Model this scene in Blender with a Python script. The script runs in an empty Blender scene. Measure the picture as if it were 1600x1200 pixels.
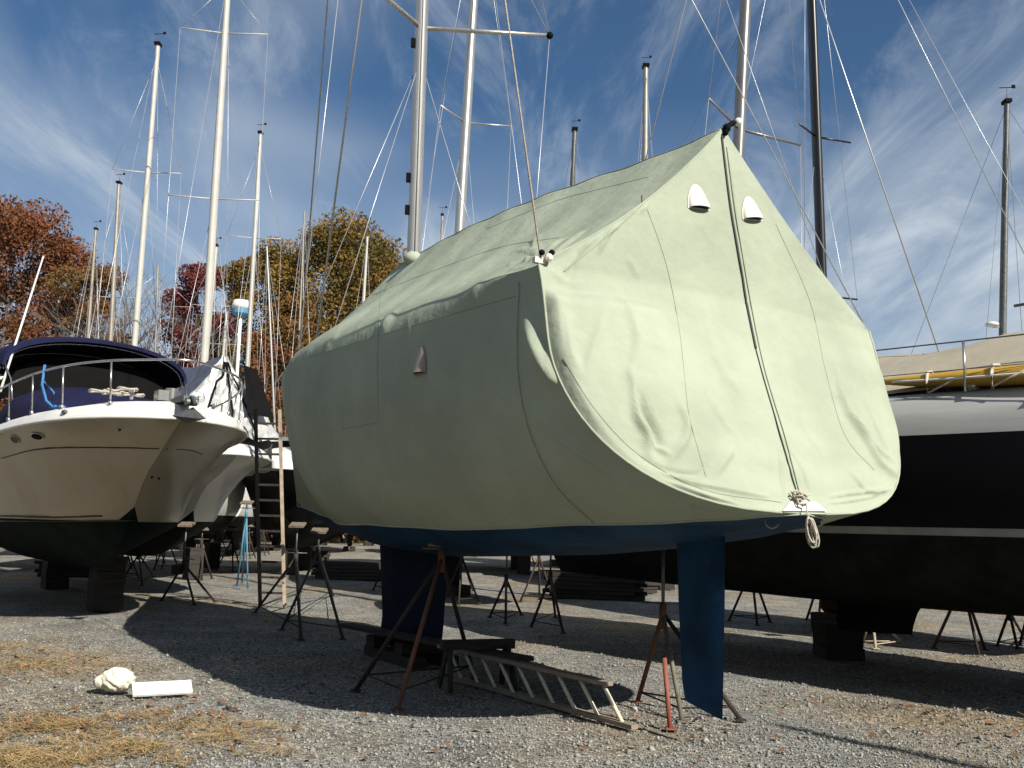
import bpy, math, random
import numpy as np
from mathutils import Vector, Matrix, Euler
from mathutils.bvhtree import BVHTree
random.seed(7)
R = math.radians
C = bpy.context.scene.collection

# ------------------------------------------------------------------ camera
F = 1500.0
CAM = Vector((0, 0, 1.6))
PITCH = math.atan(220 / F); ROLL = R(1.5)
RM = Matrix.Rotation(math.pi / 2 + PITCH, 3, 'X') @ Matrix.Rotation(ROLL, 3, 'Z')
cd = bpy.data.cameras.new('camera'); cam = bpy.data.objects.new('camera', cd); C.objects.link(cam)
cam.matrix_world = Matrix.Translation(CAM) @ RM.to_4x4()
cd.sensor_width = 36; cd.lens = F / 1600 * 36; cd.clip_end = 3000; cd.clip_start = 0.05
bpy.context.scene.camera = cam

def ray(px, py): return RM @ Vector(((px - 800) / F, (600 - py) / F, -1.0))
def at(px, py, Y):
    d = ray(px, py); return CAM + d * (Y / d.y)
def gnd(px, py, z=0.0):
    d = ray(px, py); return CAM + d * ((z - CAM.z) / d.z)

# ------------------------------------------------------------------ light
AZ = math.atan2(0.64, 0.77)          # sun stands behind the camera, to the right
EL = R(35)
SUN = Vector((math.sin(AZ) * math.cos(EL), -math.cos(AZ) * math.cos(EL), math.sin(EL)))
ld = bpy.data.lights.new('sun', 'SUN'); lo = bpy.data.objects.new('sun', ld); C.objects.link(lo)
ld.energy = 5.0; ld.angle = R(0.5); ld.color = (1.0, 0.94, 0.84)
lo.rotation_euler = SUN.to_track_quat('Z', 'Y').to_euler(); lo.location = (20, -20, 30)

w = bpy.data.worlds.new("World"); bpy.context.scene.world = w; w.use_nodes = True
nt = w.node_tree; nt.nodes.clear()
def N(t, **k):
    n = nt.nodes.new(t)
    for a, b in k.items(): setattr(n, a, b)
    return n
L = nt.links.new
out = N('ShaderNodeOutputWorld'); bg = N('ShaderNodeBackground'); bg.inputs[1].default_value = 0.050
sky = N('ShaderNodeTexSky'); sky.sky_type = 'NISHITA'; sky.sun_disc = False
sky.sun_elevation = EL; sky.sun_rotation = math.atan2(SUN.x, SUN.y)
sky.air_density = 1.0; sky.dust_density = 0.25; sky.ozone_density = 3.2
tc = N('ShaderNodeTexCoord'); sp = N('ShaderNodeSeparateXYZ'); L(tc.outputs['Generated'], sp.inputs[0])
ad = N('ShaderNodeMath', operation='ADD'); L(sp.outputs[2], ad.inputs[0]); ad.inputs[1].default_value = 0.14
mx_ = N('ShaderNodeMath', operation='MAXIMUM'); L(ad.outputs[0], mx_.inputs[0]); mx_.inputs[1].default_value = 0.03
dx = N('ShaderNodeMath', operation='DIVIDE'); dy = N('ShaderNodeMath', operation='DIVIDE')
L(sp.outputs[0], dx.inputs[0]); L(mx_.outputs[0], dx.inputs[1]); L(sp.outputs[1], dy.inputs[0]); L(mx_.outputs[0], dy.inputs[1])
cb = N('ShaderNodeCombineXYZ'); L(dx.outputs[0], cb.inputs[0]); L(dy.outputs[0], cb.inputs[1])
def cloud(scale, sx, sy, rot, detail, dist, rough, lo_, hi_, seed):
    mp = N('ShaderNodeMapping'); mp.inputs['Rotation'].default_value = (0, 0, rot)
    mp.inputs['Scale'].default_value = (sx, sy, 1); mp.inputs['Location'].default_value = (seed, seed * .7, 0)
    L(cb.outputs[0], mp.inputs[0])
    n = N('ShaderNodeTexNoise'); L(mp.outputs[0], n.inputs['Vector'])
    n.inputs['Scale'].default_value = scale; n.inputs['Detail'].default_value = detail
    n.inputs['Roughness'].default_value = rough; n.inputs['Distortion'].default_value = dist
    r = N('ShaderNodeMapRange'); L(n.outputs[0], r.inputs[0]); r.interpolation_type = 'SMOOTHSTEP'
    r.inputs[1].default_value = lo_; r.inputs[2].default_value = hi_
    return r.outputs[0]
c1 = cloud(0.8, 1.5, 0.55, R(-52), 9, 0.7, 0.57, 0.34, 0.68, 3.1)
c2 = cloud(2.0, 1.9, 0.6, R(-60), 8, 1.0, 0.66, 0.45, 0.74, 8.3)
c3 = cloud(0.55, 1.0, 1.0, 0, 3, 0.3, 0.5, 0.34, 0.58, 1.7)
m1 = N('ShaderNodeMath', operation='MULTIPLY'); L(c1, m1.inputs[0]); L(c3, m1.inputs[1])
m2 = N('ShaderNodeMath', operation='MULTIPLY'); L(c2, m2.inputs[0]); m2.inputs[1].default_value = 0.42
m3 = N('ShaderNodeMath', operation='ADD'); L(m1.outputs[0], m3.inputs[0]); L(m2.outputs[0], m3.inputs[1])
hz = N('ShaderNodeMapRange'); L(sp.outputs[2], hz.inputs[0])           # thin veil thickens towards the horizon
hz.inputs[1].default_value = 0.0; hz.inputs[2].default_value = 0.42; hz.inputs[3].default_value = 0.85; hz.inputs[4].default_value = 0.05
m4 = N('ShaderNodeMath', operation='ADD'); L(m3.outputs[0], m4.inputs[0]); L(hz.outputs[0], m4.inputs[1])
m5 = N('ShaderNodeMath', operation='MULTIPLY'); L(m4.outputs[0], m5.inputs[0]); m5.inputs[1].default_value = 0.86
m5.use_clamp = True
mix = N('ShaderNodeMix', data_type='RGBA'); L(m5.outputs[0], mix.inputs['Factor'])
hsv = N('ShaderNodeHueSaturation'); hsv.inputs['Saturation'].default_value = 1.25; L(sky.outputs[0], hsv.inputs['Color']); L(hsv.outputs[0], mix.inputs['A']); mix.inputs['B'].default_value = (7.8, 8.7, 9.7, 1)
L(mix.outputs['Result'], bg.inputs[0]); L(bg.outputs[0], out.inputs[0])

sc = bpy.context.scene
sc.view_settings.view_transform = 'Standard'; sc.view_settings.look = 'None'
sc.view_settings.exposure = 0.62; sc.view_settings.gamma = 1
sc.cycles.max_bounces = 6; sc.cycles.diffuse_bounces = 3; sc.cycles.use_denoising = True

# ------------------------------------------------------------------ materials
ALB = 0.86
def mat(name, col, rough=0.6, metal=0.0, var=0.12, scale=4.0, bump=0.0, bscale=60.0, col2=None, stretch=None,
        spec=0.5, island=0.0, coat=0.0, trans=0.0, detail=5, lo_=0.35, hi_=0.65):
    col = tuple(c * ALB for c in col); col2 = tuple(c * ALB for c in col2) if col2 else None
    m = bpy.data.materials.new(name); m.use_nodes = True; t = m.node_tree; l = t.links.new
    b = t.nodes['Principled BSDF']; b.inputs['Roughness'].default_value = rough; b.inputs['Metallic'].default_value = metal
    b.inputs['Specular IOR Level'].default_value = spec; b.inputs['Coat Weight'].default_value = coat
    b.inputs['Coat Roughness'].default_value = 0.12
    tcn = t.nodes.new('ShaderNodeTexCoord'); src = tcn.outputs['Object']
    if stretch:
        mp = t.nodes.new('ShaderNodeMapping'); mp.inputs['Scale'].default_value = stretch; l(src, mp.inputs[0]); src = mp.outputs[0]
    n = t.nodes.new('ShaderNodeTexNoise'); n.inputs['Scale'].default_value = scale; n.inputs['Detail'].default_value = detail
    n.inputs['Roughness'].default_value = 0.6; l(src, n.inputs['Vector'])
    mr = t.nodes.new('ShaderNodeMapRange'); mr.inputs[1].default_value = lo_; mr.inputs[2].default_value = hi_; l(n.outputs[0], mr.inputs[0])
    mx = t.nodes.new('ShaderNodeMix'); mx.data_type = 'RGBA'; l(mr.outputs[0], mx.inputs['Factor'])
    c2 = col2 if col2 else tuple(c * (1 - 2 * var) for c in col)
    mx.inputs['A'].default_value = (*col, 1); mx.inputs['B'].default_value = (*c2, 1)
    res = mx.outputs['Result']
    if island:
        g = t.nodes.new('ShaderNodeNewGeometry'); hs = t.nodes.new('ShaderNodeHueSaturation')
        a = t.nodes.new('ShaderNodeMapRange'); l(g.outputs['Random Per Island'], a.inputs[0])
        a.inputs[3].default_value = 1 - island; a.inputs[4].default_value = 1 + island; l(a.outputs[0], hs.inputs['Value'])
        a2 = t.nodes.new('ShaderNodeMapRange'); l(g.outputs['Random Per Island'], a2.inputs[0])
        a2.inputs[3].default_value = 0.5 + island * 0.09; a2.inputs[4].default_value = 0.5 - island * 0.05; l(a2.outputs[0], hs.inputs['Hue'])
        l(res, hs.inputs['Color']); res = hs.outputs[0]
    l(res, b.inputs['Base Color'])
    if bump:
        n2 = t.nodes.new('ShaderNodeTexNoise'); n2.inputs['Scale'].default_value = bscale; n2.inputs['Detail'].default_value = 4
        l(src, n2.inputs['Vector'])
        bp = t.nodes.new('ShaderNodeBump'); bp.inputs['Strength'].default_value = 1.0; bp.inputs['Distance'].default_value = bump
        l(n2.outputs[0], bp.inputs['Height']); l(bp.outputs[0], b.inputs['Normal'])
    if trans:
        tr = t.nodes.new('ShaderNodeBsdfTranslucent'); l(res, tr.inputs[0]); ms = t.nodes.new('ShaderNodeMixShader')
        ms.inputs[0].default_value = trans; o = t.nodes['Material Output']
        l(b.outputs[0], ms.inputs[1]); l(tr.outputs[0], ms.inputs[2]); l(ms.outputs[0], o.inputs[0])
    return m

M = {}
M['canvas'] = mat('green_canvas', (0.395, 0.445, 0.345), 0.9, var=0.10, scale=.9, bump=0.013, bscale=7.5, spec=0.12, detail=8)
M['canvas_seam'] = mat('canvas_seam', (0.30, 0.36, 0.25), 0.9, spec=0.1)
M['zip'] = mat('black_zip', (0.03, 0.04, 0.035), 0.6)
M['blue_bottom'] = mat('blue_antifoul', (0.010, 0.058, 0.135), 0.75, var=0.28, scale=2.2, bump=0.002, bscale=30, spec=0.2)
M['keel_shade_paint'] = mat('keel_antifoul_shaded', (0.006, 0.020, 0.045), 0.8, var=0.3, scale=3, bump=0.002, spec=0.15)  # blue antifoul darkened on the keel to imitate the shade there
M['mastgrey'] = mat('grey_mast', (0.30, 0.29, 0.28), 0.36, metal=0.65, var=0.1, scale=3)
M['dark_bottom'] = mat('dark_antifoul', (0.014, 0.016, 0.016), 0.85, var=0.3, scale=3, bump=0.002, spec=0.15)
M['green_bottom'] = mat('green_antifoul', (0.006, 0.016, 0.013), 0.85, var=0.3, scale=3, bump=0.002, spec=0.15)
M['red_bottom'] = mat('red_antifoul', (0.12, 0.02, 0.015), 0.85, var=0.3, scale=3, spec=0.15)
M['navy'] = mat('navy_gelcoat', (0.006, 0.006, 0.008), 0.45, var=0.1, scale=1, spec=0.1)
M['white'] = mat('white_gelcoat', (0.72, 0.71, 0.66), 0.3, var=0.05, scale=2, coat=0.25)
M['deckwhite'] = mat('white_deck', (0.80, 0.79, 0.74), 0.45, var=0.06, scale=3)
M['greydeck'] = mat('grey_white_deck', (0.50, 0.50, 0.48), 0.4, var=0.12, scale=2, stretch=(1, .25, 3))
M['cream'] = mat('cream_gelcoat', (0.50, 0.43, 0.30), 0.3, var=0.10, scale=1.6, col2=(0.40, 0.30, 0.18), stretch=(1, 1, .18), coat=0.2, lo_=0.5, hi_=0.9)
M['stripe'] = mat('grey_stripe', (0.30, 0.31, 0.30), 0.5)
M['brownstripe'] = mat('brown_stripe', (0.05, 0.04, 0.03), 0.5)
M['bluecanvas'] = mat('navy_canvas', (0.013, 0.014, 0.055), 0.9, var=0.15, scale=2, bump=0.01, bscale=6, spec=0.15)
M['steel'] = mat('stainless', (0.62, 0.61, 0.58), 0.25, metal=0.9, var=0.1)
M['galv'] = mat('galvanised', (0.16, 0.17, 0.165), 0.5, metal=0.5, var=0.2, scale=12)
M['alu'] = mat('mast_aluminium', (0.55, 0.54, 0.51), 0.36, metal=0.7, var=0.08, scale=3, stretch=(8, 8, .6))
M['aluwhite'] = mat('mast_white', (0.50, 0.49, 0.44), 0.4, var=0.06, scale=3)
M['alubrown'] = mat('mast_weathered', (0.36, 0.32, 0.27), 0.45, metal=0.3, var=0.12, scale=3)
M['blackmast'] = mat('carbon_mast', (0.012, 0.012, 0.014), 0.35, var=0.1)
M['wire'] = mat('rigging_wire', (0.55, 0.56, 0.57), 0.35, metal=0.5, var=0.1)
M['darkwire'] = mat('dark_wire', (0.10, 0.10, 0.11), 0.5, var=0.1)
M['rope'] = mat('rope', (0.55, 0.50, 0.42), 0.9, var=0.2, scale=40, bump=0.003, bscale=120)
M['bluerope'] = mat('blue_rope', (0.05, 0.22, 0.50), 0.9, var=0.15, scale=40)
M['vent'] = mat('vent_plastic', (0.80, 0.74, 0.66), 0.5, var=0.06, scale=15)
M['pinkvent'] = mat('pink_vent_plastic', (0.36, 0.29, 0.235), 0.5, var=0.08, scale=15)
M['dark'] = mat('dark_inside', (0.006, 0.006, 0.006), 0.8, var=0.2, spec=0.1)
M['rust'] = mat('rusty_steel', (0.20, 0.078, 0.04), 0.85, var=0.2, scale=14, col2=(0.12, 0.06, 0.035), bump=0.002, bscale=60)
M['rust_dark_shaded'] = mat('dark_shaded_rusty_steel', (0.05, 0.03, 0.02), 0.85, var=0.2, scale=14, col2=(0.025, 0.022, 0.02), bump=0.002, bscale=60)  # rust darkened for stand legs in shade; also other dark parts
M['redpaint'] = mat('faded_red_paint', (0.33, 0.07, 0.045), 0.7, var=0.2, scale=20, col2=(0.20, 0.08, 0.05))
M['greypaint'] = mat('faded_green_grey_paint', (0.16, 0.19, 0.16), 0.7, var=0.2, scale=16, col2=(0.14, 0.09, 0.05))
M['bluepaint'] = mat('light_blue_paint', (0.10, 0.30, 0.46), 0.6, var=0.15, scale=16)
M['wood'] = mat('weathered_timber', (0.22, 0.18, 0.13), 0.9, var=0.2, scale=6, stretch=(8, .8, 8), bump=0.004, bscale=20)
M['lightwood'] = mat('ladder_rung_wood', (0.78, 0.72, 0.56), 0.8, var=0.12, scale=10, stretch=(4, 4, 1))
M['railwood'] = mat('ladder_rail_wood', (0.30, 0.25, 0.19), 0.85, var=0.15, scale=6, stretch=(3, 3, 3), bump=0.002, bscale=40)
M['tanwood'] = mat('ladder_tan', (0.55, 0.44, 0.32), 0.8, var=0.15, scale=8)
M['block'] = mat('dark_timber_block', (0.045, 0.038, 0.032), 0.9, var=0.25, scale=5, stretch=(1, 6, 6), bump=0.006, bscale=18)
M['concrete'] = mat('concrete_block', (0.24, 0.23, 0.20), 0.9, var=0.15, scale=8, bump=0.006, bscale=40)
M['silver'] = mat('silver_tarp', (0.62, 0.62, 0.60), 0.38, metal=0.25, var=0.15, scale=3, bump=0.05, bscale=4)
M['tarp_shaded'] = mat('silver_tarp_shaded', (0.10, 0.11, 0.16), 0.5, var=0.15, scale=3, bump=0.04, bscale=3)  # shaded copy of the silver tarp, coloured slate as if reflecting sky
M['tan'] = mat('tan_canvas', (0.40, 0.36, 0.28), 0.9, var=0.06, scale=2, bump=0.01, bscale=5, spec=0.15)
M['yellow'] = mat('yellow_hull_plastic', (0.55, 0.33, 0.035), 0.5, var=0.06)
M['bagmat'] = mat('cream_plastic_bag', (0.80, 0.77, 0.62), 0.5, var=0.05, scale=8, bump=0.01, bscale=25)
M['board'] = mat('white_painted_board', (0.80, 0.80, 0.77), 0.6, var=0.12, scale=9, lo_=.5, hi_=.8)
M['bark'] = mat('tree_bark', (0.13, 0.10, 0.08), 0.95, var=0.25, scale=6, stretch=(1, 1, .3))
M['barkgrey'] = mat('grey_bark', (0.20, 0.17, 0.15), 0.95, var=0.25, scale=6, stretch=(1, 1, .3))
M['red_leaf'] = mat('russet_leaves', (0.25, 0.082, 0.04), 0.7, scale=.35, col2=(0.16, 0.075, 0.03), island=0.28, trans=0.25, spec=0.2)
M['crimson_leaf'] = mat('crimson_leaves', (0.19, 0.04, 0.045), 0.7, scale=.35, col2=(0.14, 0.04, 0.035), island=0.28, trans=0.25, spec=0.2)
M['gold_leaf'] = mat('golden_olive_leaves', (0.34, 0.175, 0.038), 0.7, scale=.30, col2=(0.11, 0.10, 0.03), island=0.28, trans=0.25, spec=0.2)
M['orange_leaf'] = mat('orange_leaves', (0.25, 0.105, 0.032), 0.7, scale=.30, col2=(0.15, 0.10, 0.03), island=0.28, trans=0.25, spec=0.2)
M['brush'] = mat('dry_twigs', (0.13, 0.085, 0.05), 0.9, scale=.3, col2=(0.16, 0.05, 0.02), island=0.5, spec=0.1)
M['fallen'] = mat('fallen_leaf', (0.22, 0.095, 0.045), 0.8, scale=2, col2=(0.14, 0.09, 0.055), island=0.35, spec=0.2)
M['needles'] = mat('dry_pine_straw', (0.44, 0.31, 0.15), 0.85, scale=3, col2=(0.30, 0.20, 0.10), island=0.35, spec=0.2)
M['stone'] = mat('loose_stone', (0.30, 0.297, 0.275), 0.9, var=0.1, scale=1.2, island=0.42, spec=0.3)

# ------------------------------------------------------------------ mesh helpers
class MB:
    def __init__(s): s.v = []; s.f = []
    def add(s, v, f):
        o = len(s.v); s.v += [Vector(p) for p in v]; s.f += [tuple(i + o for i in q) for q in f]; return s
    def box(s, c, d, rz=0, rx=0, ry=0, taper=1.0):
        m = Euler((rx, ry, rz)).to_matrix(); c = Vector(c); v = []
        for k in (-1, 1):
            t = taper if k > 0 else 1
            for a, b in ((-1, -1), (1, -1), (1, 1), (-1, 1)):
                v.append(c + m @ Vector((a * d[0] / 2 * t, b * d[1] / 2 * t, k * d[2] / 2)))
        return s.add(v, [(3, 2, 1, 0), (4, 5, 6, 7), (0, 1, 5, 4), (1, 2, 6, 5), (2, 3, 7, 6), (3, 0, 4, 7)])
    def beam(s, a, b, wd, ht, up=(0, 0, 1)):
        a = Vector(a); b = Vector(b); d = (b - a).normalized(); u = Vector(up)
        x = d.cross(u).normalized(); u = x.cross(d).normalized(); v = []
        for p in (a, b):
            for i, j in ((-1, -1), (1, -1), (1, 1), (-1, 1)): v.append(p + x * i * wd / 2 + u * j * ht / 2)
        return s.add(v, [(0, 1, 2, 3), (7, 6, 5, 4), (0, 4, 5, 1), (1, 5, 6, 2), (2, 6, 7, 3), (3, 7, 4, 0)])
    def tube(s, pts, r, n=7, r2=None, flat=1.0):
        pts = [Vector(p) for p in pts]; k = len(pts); v = []
        for i, p in enumerate(pts):
            d = (pts[min(i + 1, k - 1)] - pts[max(i - 1, 0)]).normalized()
            a = d.cross(Vector((0, 0, 1)))
            if a.length < 1e-3: a = Vector((1, 0, 0))
            a.normalize(); b = d.cross(a)
            rr = r if r2 is None else r + (r2 - r) * i / (k - 1)
            for j in range(n):
                t = 2 * math.pi * j / n; v.append(p + a * math.cos(t) * rr + b * math.sin(t) * rr * flat)
        f = [(i * n + j, i * n + (j + 1) % n, (i + 1) * n + (j + 1) % n, (i + 1) * n + j) for i in range(k - 1) for j in range(n)]
        f += [tuple(range(n - 1, -1, -1)), tuple(range((k - 1) * n, k * n))]
        return s.add(v, f)
    def loft(s, rings, closed=True, cap=True):
        n = len(rings[0]); v = [p for r in rings for p in r]; m = n if closed else n - 1
        f = [(i * n + j, i * n + (j + 1) % n, (i + 1) * n + (j + 1) % n, (i + 1) * n + j) for i in range(len(rings) - 1) for j in range(m)]
        if cap and closed: f += [tuple(range(n - 1, -1, -1)), tuple(range((len(rings) - 1) * n, len(rings) * n))]
        return s.add(v, f)
    def ball(s, c, r, n=10, m=7, sq=(1, 1, 1), jit=0):
        rings = []
        for i in range(m + 1):
            t = math.pi * i / m; rg = []
            for j in range(n):
                q = 2 * math.pi * j / n; k = 1 + random.uniform(-jit, jit)
                rg.append(Vector(c) + Vector((math.sin(t) * math.cos(q) * sq[0], math.sin(t) * math.sin(q) * sq[1], math.cos(t) * sq[2])) * r * k)
            rings.append(rg)
        return s.loft(rings, cap=False)
    def build(s, name, m, parent=None, smooth=False, world=False, ang=None):
        vs = s.v
        if world and parent is not None:
            iv = (Matrix.Translation(parent.location) @ parent.rotation_euler.to_matrix().to_4x4()).inverted()
            vs = [iv @ p for p in vs]
        me = bpy.data.meshes.new(name); me.from_pydata([tuple(p) for p in vs], [], s.f); me.validate(); me.update()
        me.materials.append(M[m] if isinstance(m, str) else m)
        if smooth or ang:
            me.polygons.foreach_set('use_smooth', [True] * len(me.polygons))
            if ang:
                try: me.set_sharp_from_angle(angle=R(ang))
                except Exception: pass
        o = bpy.data.objects.new(name, me); C.objects.link(o)
        if parent is not None: o.parent = parent
        return o
def fastmesh(name, V, Fc, m, parent=None, smooth=False, nv=4):
    V = np.asarray(V, dtype=np.float32); Fc = np.asarray(Fc, dtype=np.int32)
    me = bpy.data.meshes.new(name); me.vertices.add(len(V)); me.vertices.foreach_set('co', V.ravel())
    me.loops.add(Fc.size); me.loops.foreach_set('vertex_index', Fc.ravel())
    me.polygons.add(len(Fc)); me.polygons.foreach_set('loop_start', np.arange(0, Fc.size, nv, dtype=np.int32))
    if smooth: me.polygons.foreach_set('use_smooth', np.ones(len(Fc), dtype=bool))
    me.update(calc_edges=True); me.materials.append(M[m])
    o = bpy.data.objects.new(name, me); C.objects.link(o)
    if parent is not None: o.parent = parent
    return o
def thing(name, label, cat, loc=(0, 0, 0), rz=0, group=None):
    o = bpy.data.objects.new(name, None); C.objects.link(o); o.location = loc; o.rotation_euler = (0, 0, rz)
    o['label'] = label; o['category'] = cat; o.empty_display_size = .3
    if group: o['group'] = group
    return o
def tag(o, label, cat, group=None):
    o['label'] = label; o['category'] = cat
    if group: o['group'] = group
    return o
def smoothstep(a, b, x):
    t = np.clip((x - a) / (b - a), 0, 1); return t * t * (3 - 2 * t)
def polyline(pts, n=24):          # catmull-rom
    pts = [Vector(p) for p in pts]
    if len(pts) < 3: return [pts[0].lerp(pts[-1], i / n) for i in range(n + 1)]
    P = [pts[0] * 2 - pts[1]] + pts + [pts[-1] * 2 - pts[-2]]; res = []
    seg = len(pts) - 1; k = max(2, n // seg)
    for i in range(seg):
        a, b, c, d = P[i:i + 4]
        for j in range(k):
            t = j / k
            res.append(.5 * ((2 * b) + (c - a) * t + (2 * a - 5 * b + 4 * c - d) * t * t + (3 * b - a - 3 * c + d) * t ** 3))
    res.append(pts[-1]); return res

# ------------------------------------------------------------------ ground
rng = np.random.default_rng(11)
gm = bpy.data.materials.new('gravel'); gm.use_nodes = True; t = gm.node_tree; l = t.links.new
b = t.nodes['Principled BSDF']; b.inputs['Roughness'].default_value = 0.95; b.inputs['Specular IOR Level'].default_value = 0.2
tcn = t.nodes.new('ShaderNodeTexCoord')
def vor(scale, out_='Color'):
    v = t.nodes.new('ShaderNodeTexVoronoi'); v.inputs['Scale'].default_value = scale; l(tcn.outputs['Object'], v.inputs['Vector']); return v
def noi(scale, detail=6):
    v = t.nodes.new('ShaderNodeTexNoise'); v.inputs['Scale'].default_value = scale; v.inputs['Detail'].default_value = detail
    l(tcn.outputs['Object'], v.inputs['Vector']); return v
v1 = vor(42); v2 = vor(95)
sep = t.nodes.new('ShaderNodeSeparateColor'); l(v1.outputs['Color'], sep.inputs[0])
rp = t.nodes.new('ShaderNodeValToRGB'); l(sep.outputs[0], rp.inputs[0])
cr = rp.color_ramp; cr.elements[0].color = (0.085, 0.083, 0.076, 1); cr.elements[1].color = (0.58, 0.57, 0.52, 1)
for p_, c_ in ((.25, (0.20, 0.20, 0.187, 1)), (.6, (0.30, 0.30, 0.28, 1)), (.85, (0.42, 0.40, 0.345, 1))):
    e = cr.elements.new(p_); e.color = c_
n1 = noi(0.35, 4); n2 = noi(1.2, 8)
wr = t.nodes.new('ShaderNodeMapRange'); l(n1.outputs[0], wr.inputs[0]); wr.inputs[1].default_value = .45; wr.inputs[2].default_value = .68
wm = t.nodes.new('ShaderNodeMix'); wm.data_type = 'RGBA'; wm.blend_type = 'MULTIPLY'; l(wr.outputs[0], wm.inputs['Factor'])
l(rp.outputs[0], wm.inputs['A']); wm.inputs['B'].default_value = (1.12, .92, .66, 1)
wr2 = t.nodes.new('ShaderNodeMapRange'); l(n2.outputs[0], wr2.inputs[0]); wr2.inputs[1].default_value = .3; wr2.inputs[2].default_value = .7
wr2.inputs[3].default_value = .68; wr2.inputs[4].default_value = 1.16
hs = t.nodes.new('ShaderNodeHueSaturation'); l(wr2.outputs[0], hs.inputs['Value']); l(wm.outputs['Result'], hs.inputs['Color'])
l(hs.outputs[0], b.inputs['Base Color'])
mul = t.nodes.new('ShaderNodeMath'); mul.operation = 'MULTIPLY_ADD'; l(v1.outputs['Distance'], mul.inputs[0]); mul.inputs[1].default_value = -1.0
l(v2.outputs['Distance'], mul.inputs[2])
bp = t.nodes.new('ShaderNodeBump'); bp.inputs['Distance'].default_value = 0.02; bp.inputs['Strength'].default_value = .9
l(mul.outputs[0], bp.inputs['Height']); l(bp.outputs[0], b.inputs['Normal'])
M['gravel'] = gm
# uneven sheet: fine near the camera, coarse far away
def gz(x, y):
    k = np.clip(1 - np.hypot(x, y - 9) / 60, 0, 1)
    return k * (0.018 * np.sin(x * .9 + 1.3) * np.cos(y * .7) + 0.012 * np.sin(x * 2.3 + y * 1.9) + 0.006 * np.sin(x * 5.1 - y * 4.3)) - 0.022 * k
xs = np.concatenate([[-900, -500, -250, -120, -60], np.arange(-30, 30.01, .3), [60, 120, 250, 500, 900]])
ys = np.concatenate([[-500, -200, -60, -20], np.arange(-6, 45.01, .3), [60, 90, 140, 250, 500, 1200]])
X, Y = np.meshgrid(xs, ys); Z = gz(X, Y); V = np.stack([X, Y, Z], -1).reshape(-1, 3)
nx = len(xs); I = np.arange(len(ys) - 1)[:, None] * nx + np.arange(nx - 1)[None]; I = I.ravel()
g = fastmesh('ground', V, np.stack([I, I + 1, I + 1 + nx, I + nx], 1), 'gravel', smooth=True)
g['kind'] = 'structure'

def nz(x, y, s=1.0, sd=0):     # cheap value field 0..1
    return .5 + .25 * (np.sin(x * 1.7 * s + sd) * np.cos(y * 1.3 * s + sd * 2) + np.sin((x + y) * .9 * s + 1 + sd) + .6 * np.sin(x * 4.1 * s - y * 3.3 * s + sd)) / 1.3

# loose stones in the near ground
OCT = np.array([[1, 0, 0], [0, 1, 0], [-1, 0, 0], [0, -1, 0], [0, 0, 1], [0, 0, -1]], float)
OF = np.array([[0, 1, 4], [1, 2, 4], [2, 3, 4], [3, 0, 4], [1, 0, 5], [2, 1, 5], [3, 2, 5], [0, 3, 5]])
def stones(n, x0, x1, y0, y1, rmin, rmax):
    y = y0 + (y1 - y0) * rng.random(n) ** 1.5; x = (rng.random(n) * (x1 - x0) + x0) * (y / y1)
    r = rmin + (rmax - rmin) * rng.random(n) ** 2.5
    V = OCT[None] * r[:, None, None] * rng.uniform(.65, 1.3, (n, 6, 1)); V[:, :, 2] *= .7
    a = rng.random(n) * 6.28; c, s_ = np.cos(a)[:, None], np.sin(a)[:, None]
    vx = V[:, :, 0] * c - V[:, :, 1] * s_; vy = V[:, :, 0] * s_ + V[:, :, 1] * c
    tl = rng.uniform(-.5, .5, (n, 1))
    V = np.stack([vx + x[:, None], vy + y[:, None], V[:, :, 2] + vx * tl + (gz(x, y) + r * .35)[:, None]], -1)
    Fc = OF[None] + (np.arange(n) * 6)[:, None, None]
    return V.reshape(-1, 3), Fc.reshape(-1, 3)
V, Fc = stones(34000, -8.0, 8.0, 5.4, 14.0, .006, .019); V2, F2 = stones(700, -8.0, 8.0, 5.4, 16.0, .016, .036); Fc = np.concatenate([Fc, F2 + len(V)]); V = np.concatenate([V, V2])
o = fastmesh('gravel', V, Fc, 'stone', nv=3); o['kind'] = 'stuff'; tag(o, 'loose grey crushed stone strewn over the yard ground', 'gravel')

# straw patches
def flat_bits(pts, ln, wd, lift, curl=0.0):
    n = len(pts); a = rng.random(n) * 6.28; lnn = ln * rng.uniform(.5, 1.3, n); w_ = wd * rng.uniform(.6, 1.3, n)
    dx_, dy_ = np.cos(a), np.sin(a); px_, py_ = -dy_, dx_
    z = gz(pts[:, 0], pts[:, 1]) + .012 + rng.random(n) * lift; ti = rng.uniform(-.35, .35, n) * lnn; tj = rng.uniform(-.5, .5, n) * w_
    V = np.zeros((n, 4, 3))
    for k, (i, j) in enumerate(((-1, -1), (1, -1), (1, 1), (-1, 1))):
        V[:, k, 0] = pts[:, 0] + dx_ * i * lnn / 2 + px_ * j * w_ / 2
        V[:, k, 1] = pts[:, 1] + dy_ * i * lnn / 2 + py_ * j * w_ / 2
        V[:, k, 2] = z + np.abs(ti) * .5 + i * ti / 2 + j * tj / 2 + (curl * lnn if i * j > 0 else 0)
    return V.reshape(-1, 3), np.arange(n * 4).reshape(n, 4)
def patch(px, py, rx, ry, n):      # random points round a spot seen in the photo, ragged outline
    c = gnd(px, py); a = rng.random(n) * 6.28; r = rng.random(n) ** .7
    x = c.x + np.cos(a) * r * rx; y = c.y + np.sin(a) * r * ry
    k = .45 * nz(x, y, 2.1, 2.0) + .35 * nz(x * 1.3 + y * .6, y, 5.3, 1) + .2 * nz(y, x, 13, 4) + rng.uniform(-.16, .16, n) > .36 + .25 * r
    return np.stack([x[k], y[k]], 1)
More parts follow.
